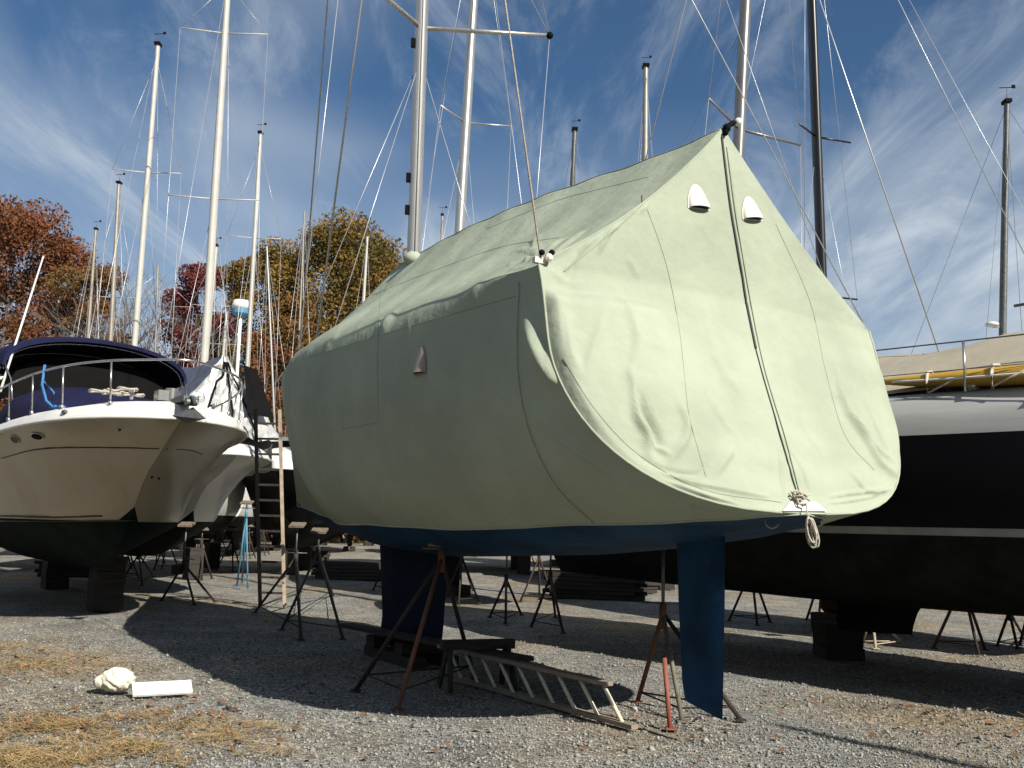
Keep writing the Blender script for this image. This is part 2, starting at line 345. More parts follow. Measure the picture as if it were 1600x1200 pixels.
P_ = np.concatenate([patch(40, 1040, 1.0, 1.6, 5200), patch(110, 1135, 1.6, .8, 12500), patch(60, 1185, 1.5, .6, 9000), patch(190, 1170, 1.3, .5, 5200),
                     patch(1480, 1120, 1.4, .9, 350), patch(20, 1010, .9, .9, 1600), patch(330, 880, 1.6, 2.5, 2500)])
V, Fc = flat_bits(P_, .085, .0035, .025)
o = fastmesh('pine_straw', V, Fc, 'needles'); o['kind'] = 'stuff'; tag(o, 'tan dry pine straw in ragged patches on the gravel', 'pine straw')
# fallen leaves
q = [patch(60, 1130, 1.5, 1.2, 260), patch(60, 1040, 1.4, 1.8, 160), patch(200, 1120, 1.6, 1.4, 120), patch(1450, 1110, 1.6, 1.6, 110), patch(1300, 1150, 2, 1.4, 30)]
u = np.stack([rng.uniform(-4, 4.5, 130), rng.uniform(5.6, 12, 130)], 1); q.append(u)
V, Fc = flat_bits(np.concatenate(q), .055, .032, .015, .25)
o = fastmesh('fallen_leaves', V, Fc, 'fallen'); o['kind'] = 'stuff'; tag(o, 'rust brown fallen oak leaves scattered on the gravel', 'leaves')

# ------------------------------------------------------------------ the covered sailboat in the middle
SX, SY, TH = 2.072, 6.777, R(33)
main = thing('sailboat', 'sailboat with blue bottom and rudder standing under the pale green canvas cover', 'sailboat', (SX, SY, 0), TH)
MW = Matrix.Translation((SX, SY, 0)) @ Matrix.Rotation(TH, 4, 'Z')
def wl(w_, l_, z_): return MW @ Vector((w_, l_, z_))
def tb(x, pts): return np.interp(x, [p[0] for p in pts], [p[1] for p in pts])
HB = [(0, 1.79), (.75, 1.79), (2, 1.85), (3, 1.90), (4, 1.91), (5, 1.87), (6, 1.73), (7, 1.42), (8, 1.04), (9, .66), (10, .27), (10.6, .02)]
ZK = [(0, 1.73), (.5, 1.62), (1, 1.53), (2, 1.42), (3, 1.34), (5, 1.25), (7, 1.28), (9, 1.45), (10.6, 1.78)]
ZG = [(0, 3.385), (3, 3.40), (6, 3.42), (8, 3.52), (10.6, 3.72)]
ZR = [(0, 4.83), (.8, 4.84), (2.7, 4.98), (4.5, 5.03), (6.3, 4.96), (7.2, 4.72), (8.5, 4.38), (10.6, 3.98)]
ZE = [(0, 1.73), (.25, 1.685), (.6, 1.65), (1.2, 1.615), (2.5, 1.56), (6, 1.56), (8, 1.62), (10.6, 1.80)]
def lt(w_, z_):
    base = np.where(z_ < 3.385, .39 * (z_ - 1.727), .645 + (z_ - 3.385) / 1.45 * .11)
    return base + .164 * (w_ / 1.6) ** 2 * (1 - .5 * smoothstep(2.6, 3.4, z_))
def sect(s, z, inset=0.0):
    l_ = .75 + 9.85 * s; h = tb(l_, HB) - inset; zk = tb(10.6 * s, ZK); zt = 2.9 + .5 * smoothstep(.4, .9, s)
    e = .36 + .34 * smoothstep(.45, .95, s); t_ = np.clip((z - zk) / (zt - zk), 1e-4, 1)
    return h * (1 - (1 - t_) ** 2.5) ** e
def ypos(s, w_, z):
    Lm = 9.62 + (np.minimum(z, 3.7) - 1.3) * .42
    a = lt(w_, z); return a + (Lm - a) * s
NS, NT, NR = 230, 90, 56
sv = np.concatenate([np.linspace(0, .12, 50, endpoint=False), np.linspace(.12, 1, NS - 50)])
tv = np.linspace(0, 1, NT) ** 1.55; rv = np.linspace(0, 1, NR + 1)[1:]
def half(sgn):
    G = np.zeros((NS, NT + NR, 3))
    for i, s in enumerate(sv):
        ll = 10.6 * s; zk = tb(ll, ZK); ze = max(tb(ll, ZE), zk); zg = tb(ll, ZG); zr = tb(ll if s > 0 else 0, ZR)
        z = ze + (zg - ze) * tv; w_ = sect(s, z)
        h = tb(.75 + 9.85 * s, HB)
        z2 = zg + (zr - zg) * rv; w2 = h * (1 - rv) ** 1.08 * (1 - .05 * np.sin(np.pi * rv))
        z2 = z2 - .05 * np.sin(np.pi * rv) * (.5 + .5 * math.cos(ll * 2.1))
        zz = np.concatenate([z, z2]); ww = np.concatenate([w_, w2])
        if s == 0: ww[0] = 0
        G[i, :, 0] = sgn * ww; G[i, :, 1] = ypos(s, ww, zz); G[i, :, 2] = zz
    k = smoothstep(.04, .22, sv)[:, None, None]
    for it in range(26):
        a = NT - 12; b_ = NT + 9; m_ = (G[:, a - 1:b_ - 1] + G[:, a + 1:b_ + 1]) / 2; G[:, a:b_] = G[:, a:b_] + k * .9 * (m_ - G[:, a:b_])
    return G
GL = half(-1); GR = half(1)
side = np.concatenate([GL, GR[:, ::-1][:, 1:]], axis=1)
NC = 170
uu = np.linspace(-1, 1, NC); Wz = GR[0, :, 0]; Zz = GR[0, :, 2]
tr = np.zeros((NT + NR, NC, 3)); tr[:, :, 0] = Wz[:, None] * uu[None]; tr[:, :, 2] = Zz[:, None]; tr[:, :, 1] = lt(tr[:, :, 0], tr[:, :, 2])
def gridnorm(G):
    a = np.gradient(G, axis=0); b_ = np.gradient(G, axis=1); n = np.cross(a, b_); ln = np.linalg.norm(n, axis=-1, keepdims=True)
    return n / np.maximum(ln, 1e-9)
def gridfaces(n, m):
    I = (np.arange(n - 1)[:, None] * m + np.arange(m - 1)[None]).ravel()
    return np.stack([I, I + 1, I + 1 + m, I + m], 1)
def bvh_of(G):
    V = G.reshape(-1, 3); A = np.array(MW)[:3]; Vw = V @ A[:, :3].T + A[:, 3]
    return BVHTree.FromPolygons([tuple(p) for p in Vw], [tuple(f) for f in gridfaces(*G.shape[:2])])
side_b = bvh_of(side); tr_b = bvh_of(tr)
def hit(px, py, off=0.0, tree=None):
    best = None
    for t_ in ([tree] if tree else [side_b, tr_b]):
        r_ = t_.ray_cast(CAM, ray(px, py).normalized())
        if r_[0] is not None and (best is None or r_[3] < best[3]): best = r_
    if best is None: return None
    n = best[1] if best[1].dot(CAM - best[0]) > 0 else -best[1]
    return best[0] + n * off, n
def hits(pts, off=0.004, n=30, tree=None):
    P = polyline([(a, b_, 0) for a, b_ in pts], n); res = [hit(p.x, p.y, off, tree) for p in P]
    return [r_[0] for r_ in res if r_]
MWI = MW.inverted()
def crease(D, G, pts, amp, wid, tree, taper=True):
    P = hits(pts, 0, 16, tree)
    if len(P) < 2: return
    P = np.array([tuple(MWI @ p) for p in P]); V = G.reshape(-1, 3); best = np.full(len(V), 1e9); tt = np.zeros(len(V))
    lo_, hi_ = P.min(0) - wid * 3, P.max(0) + wid * 3
    idx = np.where(np.all((V > lo_) & (V < hi_), axis=1))[0]; v = V[idx]; bd = np.full(len(idx), 1e9); bt = np.zeros(len(idx))
    for k in range(len(P) - 1):
        a, c = P[k], P[k + 1]; ab = c - a; q_ = np.clip(((v - a) @ ab) / max(ab @ ab, 1e-9), 0, 1)
        d = np.linalg.norm(v - (a + q_[:, None] * ab), axis=1); m_ = d < bd; bd[m_] = d[m_]; bt[m_] = (k + q_[m_]) / (len(P) - 1)
    k = np.sin(np.pi * np.clip(bt * .94 + .03, 0, 1)) ** .6 if taper else 1
    D.reshape(-1)[idx] += 1.35 * amp * k * np.exp(-(bd / (wid * .78)) ** 2)
# transom wrinkles
Dt = np.zeros(tr.shape[:2]); X_, Z_ = tr[:, :, 0], tr[:, :, 2]
Dt += .10 * (1 - smoothstep(-.95, -.55, X_)) * (1 - smoothstep(3.08, 3.24, Z_)) * smoothstep(1.9, 2.6, Z_)
Dt += .05 * smoothstep(.75, 1.2, X_) * (1 - smoothstep(2.95, 3.2, Z_)) * smoothstep(1.9, 2.5, Z_)
hang = smoothstep(1.8, 2.6, Z_) * (1 - smoothstep(3.2, 4.4, Z_))
Dt += hang * (.010 * np.sin(X_ * 7 + 1.1 * Z_ + .6 * np.sin(Z_ * 2)) + .006 * np.sin(X_ * 15 - 1.5 * Z_ + 2))
bot = np.exp(-((Z_ - 1.95) / .28) ** 2)
Dt += bot * .008 * np.sin(X_ * 3.1 + Z_ * 22 + 1.3 * np.sin(X_ * 5))
for pts, a_, w_ in [
    ([(975, 590), (983, 626), (989, 659), (1008, 684), (1012, 712)], .040, .035), ([(984, 615), (999, 650), (1018, 680), (1024, 706)], -.035, .04),
    ([(1014, 693), (1027, 703), (1042, 710)], .020, .020), ([(1052, 640), (1066, 668), (1064, 690), (1046, 722)], .028, .035),
    ([(1144, 701), (1130, 722), (1113, 745)], .024, .035), ([(1031, 739), (1070, 752), (1107, 760), (1199, 776)], .022, .020),
    ([(1048, 755), (1100, 775), (1157, 789)], .020, .018), ([(1000, 716), (1040, 735), (1090, 742), (1103, 728)], -.018, .025),
    ([(1303, 580), (1312, 625), (1329, 663), (1366, 718), (1398, 742)], .034, .036), ([(1320, 650), (1350, 690), (1392, 722)], .026, .024),
    ([(1324, 734), (1340, 755), (1360, 770), (1390, 764)], .022, .020), ([(1295, 776), (1340, 770), (1385, 768)], .018, .014),
    ([(1292, 786), (1330, 782), (1372, 774)], .015, .012), ([(1216, 690), (1220, 730), (1224, 772)], .020, .016),
    ([(1236, 700), (1250, 730), (1264, 762)], .018, .014), ([(1200, 640), (1225, 700), (1240, 765)], -.016, .03),
    ([(1340, 620), (1362, 670), (1382, 712)], .022, .022), ([(1090, 590), (1120, 640), (1150, 680)], .012, .05),
    ([(935, 500), (915, 560), (905, 600)], .018, .04), ([(960, 450), (985, 540), (975, 600)], .016, .05),
    ([(925, 372), (941, 350), (952, 338)], .028, .020), ([(935, 395), (950, 365), (968, 350)], .024, .020), ([(905, 398), (918, 378), (930, 356)], .020, .018),
    ([(981, 402), (987, 414), (996, 430)], .022, .018), ([(870, 425), (885, 418), (897, 400)], .018, .016), ([(880, 440), (893, 428), (900, 408)], -.018, .018),
    ([(858, 420), (880, 436), (915, 446)], .02, .02), ([(1060, 240), (1040, 275), (1000, 330)], .012, .03), ([(1140, 240), (1150, 330), (1160, 420)], .010, .03),
    ([(1230, 560), (1245, 640), (1290, 720)], .012, .05), ([(1100, 480), (1120, 560), (1160, 620)], .010, .06), ([(876, 500), (884, 560), (900, 600)], .02, .03)]:
    crease(Dt, tr, pts, a_, w_, tr_b)
edge = np.minimum(1, (1 - np.abs(uu[None])) * np.maximum(Wz[:, None], .02) / .05)
Dt *= edge * smoothstep(1.727, 1.80, Z_)
nrm = gridnorm(tr); nrm *= np.sign(-nrm[:, :, 1:2] + 1e-9); trd = tr + nrm * Dt[..., None]
# side wrinkles
Ds = np.zeros(side.shape[:2]); Yq, Zq, Xq = side[:, :, 1], side[:, :, 2], side[:, :, 0]
top = smoothstep(3.3, 3.7, Zq)
Ds += top * (.012 * np.sin(Yq * 3.4 + Zq * 2.0) * np.sin(Zq * 3 + 1) + .006 * np.sin(Yq * 8.3 - Zq * 5))
Ds += (1 - top) * (.008 * np.sin(Yq * 2.2 + .8 * Zq) + .004 * np.sin(Yq * 6.1 - 2 * Zq))
for k, yc in enumerate((1.55, 3.0, 4.3, 5.6, 6.9, 8.1)):       # stanchion tips push the cloth out
    Ds += (.030 if k == 1 else .010) * np.exp(-((Yq - yc) / .09) ** 2 - ((Zq - 3.33) / .10) ** 2) + .005 * np.exp(-((Yq - yc) / .06) ** 2) * smoothstep(2.7, 3.3, Zq) * (1 - smoothstep(3.3, 3.5, Zq))
for pts, a_, w_ in [
    ([(820, 495), (838, 540), (862, 580), (897, 615)], .06, .075), ([(850, 465), (864, 500), (874, 540), (884, 575)], .05, .035),
    ([(845, 520), (866, 555), (886, 590)], -.03, .05), ([(846, 452), (856, 470), (868, 520)], -.03, .03),
    ([(828, 630), (860, 668), (899, 700), (980, 752), (1040, 775)], .022, .04), ([(950, 735), (1000, 760), (1075, 790), (1130, 798)], .02, .03),
    ([(1010, 765), (1060, 785), (1130, 795)], -.015, .02),
    ([(845, 405), (820, 408), (790, 418)], .03, .02), ([(845, 400), (825, 392), (806, 390)], .022, .02), ([(850, 398), (862, 385), (880, 372)], .03, .02),
    ([(838, 410), (812, 420), (780, 428)], -.025, .02), ([(855, 405), (885, 385), (915, 360)], .025, .025), ([(840, 398), (836, 385), (838, 370)], .02, .02),
    
    ([(640, 500), (643, 530), (648, 570)], .010, .03), ([(590, 490), (588, 560), (590, 600)], .010, .03)]:
    crease(Ds, side, pts, a_, w_, side_b)
ej = np.ones_like(Ds); ej *= np.minimum(1, (side[:, :, 1] - side[0][None, :, 1]) / .05)
nrm = gridnorm(side); cen = np.array([0, 5, 2.6]); sg = np.sign(((side - cen) * np.array([1, 0, 1]) * nrm).sum(-1, keepdims=True)); nrm *= sg
sided = side + nrm * (Ds * ej)[..., None]
cover = thing('boat_cover', 'pale green canvas winter cover tented over the large sailboat in the middle', 'boat cover', (SX, SY, 0), TH)
n1_ = side.shape[0] * side.shape[1]
Vc = np.concatenate([sided.reshape(-1, 3), trd.reshape(-1, 3)]); Fcc = np.concatenate([gridfaces(*side.shape[:2]), gridfaces(*tr.shape[:2])[:, ::-1] + n1_])
cl = fastmesh('canvas', Vc, Fcc, 'canvas', cover, smooth=True)
side_b = bvh_of(sided); tr_b = bvh_of(trd)
def seam(name, pts, r, m='canvas_seam', off=.003, n=40, tree=None, flat=1.0, parent=None):
    P = hits(pts, off, n, tree)
    if len(P) < 2: return None
    return MB().tube(P, r, 5).build(name, m, parent or cover, True, world=True)
for pts in [[(1003, 305), (1040, 410), (1062, 520), (1075, 640), (1090, 700), (1103, 745)], [(1212, 350), (1265, 470), (1290, 580), (1320, 680), (1366, 735)],
            [(1100, 232), (1050, 276), (985, 338), (930, 385), (880, 425)], [(880, 560), (930, 640), (1000, 712), (1100, 765), (1220, 785)],
            [(470, 563), (540, 540), (628, 513), (720, 487), (806, 463)], [(560, 470), (660, 430), (780, 387), (875, 371)], [(760, 358), (866, 315), (940, 295), (1015, 276)],
            [(596, 445), (593, 500), (590, 560), (591, 655)], [(533, 670), (560, 666), (591, 660)]]:
    seam('seam', pts, .0024, off=.001)
seam('zip', [(1127, 214), (1136, 290), (1143, 340), (1158, 425), (1165, 470), (1180, 545)], .010, 'zip', .006, 50, tr_b)
seam('zip', [(1180, 545), (1195, 600), (1222, 690), (1243, 765)], .004, 'zip', .006, 50, tr_b)
seam('zip_flap', [(1135, 230), (1150, 340), (1172, 470), (1190, 560), (1205, 615), (1228, 690), (1248, 768)], .004, 'canvas_seam', .005, 50, tr_b)
seam('tie_rope', [(812, 440), (809, 520), (812, 600), (830, 680), (870, 760), (935, 824)], .0042, 'rope', .008, 60)
# bottom hem (folded edge, runs the length of the skirt)
hem = MB(); hem.tube([Vector(p) for p in sided[::3, 0]], .012, 5); hem.tube([Vector(p) for p in sided[::3, -1]], .012, 5)
hem.tube([Vector(p) for p in trd[1:NT, 0][::4]], .010, 5); hem.tube([Vector(p) for p in trd[1:NT, -1][::4]], .010, 5)
hem.tube([Vector(p) for p in sided[::4, NT + NR - 1]], .008, 5)
hem.build('hem', 'canvas', cover, True)
# piping cord along gable edges
mb = MB(); mb.tube([Vector(p) + Vector((0, .01, .006)) for p in trd[NT:, 0]], .010, 5); mb.tube([Vector(p) + Vector((0, .01, .006)) for p in trd[NT:, -1]], .010, 5)
mb.build('gable_piping', 'canvas', cover, True)
# ventilation hoods
def hood(px, py, wd, ht, m, name='vent', roll=0.0, open_side=0):
    p, n = hit(px, py, .004); n = n.normalized(); up = Vector((0, 0, 1)); up = (up - n * up.dot(n)).normalized(); rt = up.cross(n).normalized()
    up2 = up * math.cos(roll) + rt * math.sin(roll); rt = up2.cross(n).normalized(); up = up2
    fl = MB(); sh = MB(); ins = MB(); rings = []; ring2 = []; flr = []
    K = 12
    for i in range(K + 1):
        q_ = i / K; hw = wd * (math.sin(q_ * math.pi / 2) ** .62) * .98 + .002; dp = (.004 + .050 * q_ ** 1.3) * wd / .095
        yv = ht * (.5 - q_); rg = []; r2 = []
        for j in range(13):
            a = math.pi * j / 12
            rg.append(p + up * yv + rt * (-math.cos(a) * hw) + n * (math.sin(a) ** .8 * dp + .003))
            r2.append(p + up * yv + rt * (-math.cos(a) * hw * .86) + n * (math.sin(a) ** .8 * dp * .84 + .003))
        rings.append(rg); ring2.append(r2); flr.append([p + up * (yv * 1.10) + rt * (k_ * (hw + .012)) + n * .002 for k_ in (-1, -.5, 0, .5, 1)])
    sh.loft(rings, closed=False); sh.loft([r_[::-1] for r_ in ring2], closed=False); sh.loft([rings[-1], ring2[-1]], closed=False)
    fl.loft(flr, closed=False)
    v = fl.build(name, m, cover, world=True); h_ = sh.build('hood', m, v, True); iv = v.matrix_basis
    # same local space as its parent part
    A = MWI; h_.data.transform(A)
    b_ = ring2[-1]; d = MB().add([x - n * .002 - up * 0 for x in b_] + [p - up * ht * .5 + n * .004], [(i, i + 1, 13) for i in range(12)]).build('vent_opening', 'dark', v); d.data.transform(A)
    return v
hood(1089, 308, .105, .185, 'vent', roll=-.10); hood(1172, 326, .105, .185, 'vent', roll=-.15)
hood(658, 562, .085, .22, 'pinkvent', roll=.0)
# peak lacing and corner fittings
pk = wl(0, .74, 4.83); m_ = MB(); m_.tube([pk + Vector((.0, -.02, -.06)), pk + Vector((.04, .02, .03)), pk + Vector((.09, .05, .07))], .022, 8)
m_.ball(pk + Vector((.02, 0, .0)), .035, 8, 6, jit=.2); m_.build('ridge_lacing', 'dark', cover, True, world=True)
MB().ball(pk + Vector((.13, .07, .085)), .035, 8, 6).build('ridge_end_cap', 'deckwhite', cover, True, world=True)
cp = wl(-1.76, .76, 3.41); m_ = MB(); m_.box(cp + Vector((-.02, -.02, .0)), (.085, .04, .04), TH); m_.ball(cp + Vector((.05, -.03, .02)), .03, 8, 6); m_.build('corner_fitting', 'vent', cover, False, world=True)
m_ = MB(); m_.ball(cp + Vector((.0, -.05, .05)), .022, 8, 6); m_.build('shackle', 'dark', cover, True, world=True); m_ = MB(); m_.ball(cp + Vector((.07, -.02, .06)), .022, 8, 6); m_.build('shackle', 'dark', cover, True, world=True)

# hull of the same boat, a little inside the cloth
def hull_ring(s, z0, z1, n, inset=.06):
    zk = tb(10.6 * s, ZK); z = np.maximum(z0, zk) + (z1 - np.maximum(z0, zk)) * np.linspace(0, 1, n) ** 1.7
    w_ = sect(s, z, inset); w_[0] = 0 if z[0] <= zk + 1e-6 else w_[0]; w_ = np.maximum(w_, 0)
    y = ypos(s, w_, z) + .03 * (1 - s)
    a = [Vector((-w_[i], y[i], z[i])) for i in range(n - 1, 0, -1)]; c = [Vector((w_[i], y[i], z[i])) for i in range(n)]
    return a + c
def hullpart(name, z1, m, z0=-9):
    ss = np.linspace(0, .998, 60) ** 1.1; rings = [hull_ring(s, z0, z1, 22) for s in ss]
    return MB().loft(rings, closed=False).add(rings[0], [tuple(range(len(rings[0])))]).build(name, m, main, True)
hp = hullpart('bottom', 1.95, 'blue_bottom')
rings = []
for s in np.linspace(0, .99, 40):
    z = np.linspace(1.93, 3.0, 8); w_ = sect(s, z, .04); y = ypos(s, w_, z) + .035 * (1 - s)
    rings.append([Vector((-w_[i], y[i], z[i])) for i in range(7, -1, -1)] + [Vector((w_[i], y[i], z[i])) for i in range(8)])
MB().loft(rings, closed=False).add(rings[0], [tuple(range(16))]).build('topsides', 'white', main, True)
def foil(cx, x0, c, th, z, tilt=0):   # section along +y
    r_ = []
    for j in range(20):
        a = 2 * math.pi * j / 20; k = (1 - math.cos(a)) / 2
        t_ = th * (2.6 * math.sqrt(max(k, 0)) * (1 - k) + .02) * .5 * (1 if a < math.pi else -1)
        r_.append(Vector((t_ + cx, x0 + c * (1 - k), z + tilt * (1 - k))))
    return r_
MB().loft([foil(0, 5.0, 1.75, .28, 1.36), foil(0, 5.05, 1.62, .25, .9), foil(0, 5.08, 1.52, .22, .45), foil(0, 5.1, 1.5, .28, .30), foil(0, 5.15, 1.4, .16, .24)]).build('keel', 'keel_shade_paint', main, True, ang=40)
MB().loft([foil(0, .76, .54, .075, 1.60), foil(0, .77, .50, .07, 1.0), foil(0, .79, .44, .06, .42), foil(0, .80, .40, .045, .20, .085)]).build('rudder', 'blue_bottom', main, True, ang=40)
# name board patch left bare at the foot of the zip, with the drawn-up lacing
pq = [(1221, 803), (1289, 803), (1272, 786), (1234, 784)]
pv = [];
for a, b_ in pq:
    z_ = CAM.z; hh = hit(a, min(b_, 800), .018, tr_b); pv.append(hh[0] if hh else None)
if all(pv):
    MB().add([MWI @ p for p in pv] + [MWI @ p + Vector((0, .012, 0)) for p in pv], [(0, 1, 2, 3), (7, 6, 5, 4), (0, 4, 5, 1), (1, 5, 6, 2), (2, 6, 7, 3), (3, 7, 4, 0)]).build('hull_patch', 'board', main)
kp, kn = hit(1246, 782, .03, tr_b)
m_ = MB(); rn = random.Random(3)
for k in range(5):
    c_ = kp + Vector((rn.uniform(-.03, .03), 0, rn.uniform(-.02, .03)))
    m_.tube([c_ + Vector((math.cos(a) * .035 * (1 + .4 * math.sin(a * 2 + k)), -.01 - .01 * k, math.sin(a) * .03)) for a in [i * .55 for i in range(11)]], .007, 5)
for dx_ in (-.07, .06, -.03):
    m_.tube([kp, kp + Vector((dx_ * .6, -.015, .02)), kp + Vector((dx_, -.01, .05 if dx_ < 0 else .03))], .006, 5)
m_.build('lacing_knot', 'rope', cover, True, world=True)
rp_ = gnd  # hanging coil
kb = kp + Vector((.035, -.06, -.05))
m_ = MB(); m_.tube([kb + Vector((-.01, .02, .02)), kb + Vector((0, 0, -.12))], .006, 5)
for k in range(4):
    ph = rn.uniform(-.3, .3); wv = rn.uniform(.018, .034); ln = rn.uniform(.15, .22); ox = rn.uniform(-.02, .02)
    m_.tube([kb + Vector((ox + wv * math.sin(a) + .035 * (1 - math.cos(a)) * .5, -.02 * k + .01 * math.sin(a * 2), -.09 - ln * (1 - math.cos(a)) * .5 + ph * .05)) for a in [i * 2 * math.pi / 14 for i in range(15)]], .0075, 6)
m_.build('hanging_rope', 'rope', cover, True, world=True)
lp = kp + Vector((-.17, .12, -.13)); MB().tube([lp + Vector((.05 * math.cos(a), 0, .05 * math.sin(a) - .03)) for a in [i * .5 for i in range(1, 13)]], .005, 5).build('rope_loop', 'rope', cover, True, world=True)

# rig
def lin(px0, py0, px1, py1, Y0, Y1=None):
    return at(px0, py0, Y0), at(px1, py1, Y1 if Y1 else Y0)
def mast_line(b0, b1, Y):           # vector of a mast through two photo points at depth Y: function of z
    a, c = at(*b0, Y), at(*b1, Y)
    return lambda z: a + (c - a) * ((z - a.z) / (c.z - a.z))
def mast_part(fn, z0, z1, r, m, parent, taper=.75, name='mast', flat=1.3):
    n = 8; rings = []
    for i in range(n + 1):
        q_ = i / n; p = fn(z0 + (z1 - z0) * q_); rr = r * (1 - (1 - taper) * max(0, q_ - .6) / .4)
        rings.append([p + Vector((math.cos(a) * rr, math.sin(a) * rr * flat, 0)) for a in [2 * math.pi * j / 14 for j in range(14)]])
    return MB().loft(rings).build(name, m, parent, True, world=True, ang=50)
fn = mast_line((646, 404), (660, 0), 12.02); ms = mast_part(fn, 1.35, 16.2, .088, 'alu', main)
MB().tube([fn(z) + Vector((.035, -.118, 0)) for z in (5.0, 9, 12, 16)], .014, 6).build('sail_track', 'deckwhite', ms, True).data.transform((Matrix.Translation(main.location) @ main.rotation_euler.to_matrix().to_4x4()).inverted())
def sub(mb, name, m, part, root, smooth=True):
    o = mb.build(name, m, root, smooth, world=True); o.parent = part; return o
def spreader(fn, z, root, part, ln, sweep, rz, r=.022, m='alu', tip=.0, sides=(-1, 1)):
    tips = []
    ax = Vector((-math.sin(rz), math.cos(rz), 0)); rt = Vector((math.cos(rz), math.sin(rz), 0)); p = fn(z)
    for sd in sides:
        t_ = p + rt * sd * ln - ax * sweep + Vector((0, 0, tip)); sub(MB().tube([p, t_], r, 6, r2=r * .7), 'spreader', m, part, root); tips.append(t_)
    return tips
def wires(lines, root, part, r=.005, m='wire', name='stay'):
    for a, c in lines: sub(MB().tube([a, c], r, 4), name, m, part, root)
zs = at(659, 44, 12.02).z
tips = spreader(fn, zs, main, ms, 1.5, .85, TH, .035)
sub(MB().ball(tips[1], .05, 8, 6), 'spreader_boot', 'dark', ms, main)
top_ = fn(16.0)
chp = wl(1.45, 5.8, 3.45); chs = wl(-1.62, 5.8, 3.45)
wires([(tips[1], chp), (tips[0], chs), (fn(15.9), tips[1]), (fn(15.9), tips[0]), (fn(7.7), wl(-1.3, 6.7, 3.7)), (fn(7.7), wl(1.2, 5.7, 3.7)), (fn(7.7), wl(-1.4, 5.3, 3.7)), (fn(11.5), tips[1])], main, ms, .006)
wires([(top_, at(845, 404, 6.42))], main, ms, .009, 'rope', 'backstay')
wires([(top_, wl(1.76, .76, 3.42))], main, ms, .006)
a_, b_ = at(497, 512, 13.9), at(565, 0, 13.0); dr = b_ - a_
sub(MB().tube([a_ - dr * .08, a_ + dr * 2.3], .016, 6), 'forestay', 'alu', ms, main)
a_, b_ = at(470, 530, 14.6), at(512, 0, 14.0); dr = b_ - a_
sub(MB().tube([a_ - dr * .05, a_ + dr * 1.6], .012, 6), 'halyard', 'rope', ms, main)
sub(MB().ball(at(645, 404, 11.8), .13, 10, 6, (1, 1, .7), jit=.1), 'mast_collar', 'canvas', ms, main)
for k, (px, py) in enumerate(((652, 70), (651, 280), (645, 330))):
    p = fn(at(px, py, 12.02).z); sub(MB().box(p + Vector((-.1, -.05, 0)), (.05, .05, .12)), 'mast_cleat', 'dark', ms, main, False)
# cribbing under the keel
def cribbing(name, label, c, rz, n=2, sx=.5, sy=.9, h=.13, group=None, m='block'):
    t_ = thing(name, label, 'blocking', (c[0], c[1], 0), rz, group)
    for k in range(n):
        for s_ in (-1, 1):
            if k % 2 == 0: MB().box((s_ * sx * .32, 0, h * (k + .5) + (-.02 if k == 0 else 0)), (sx * .34, sy, h * .98), rz=s_ * .03).build('timber', m, t_)
            else: MB().box((0, s_ * sy * .3, h * (k + .5)), (sx * 1.1, sx * .34, h * .98), rz=s_ * .04).build('timber', m, t_)
    return t_
kc = wl(0, 5.9, 0); cribbing('keel_block', 'low dark timber blocking under the keel of the green covered sailboat', kc, TH, 2, .6, 1.3, .12)

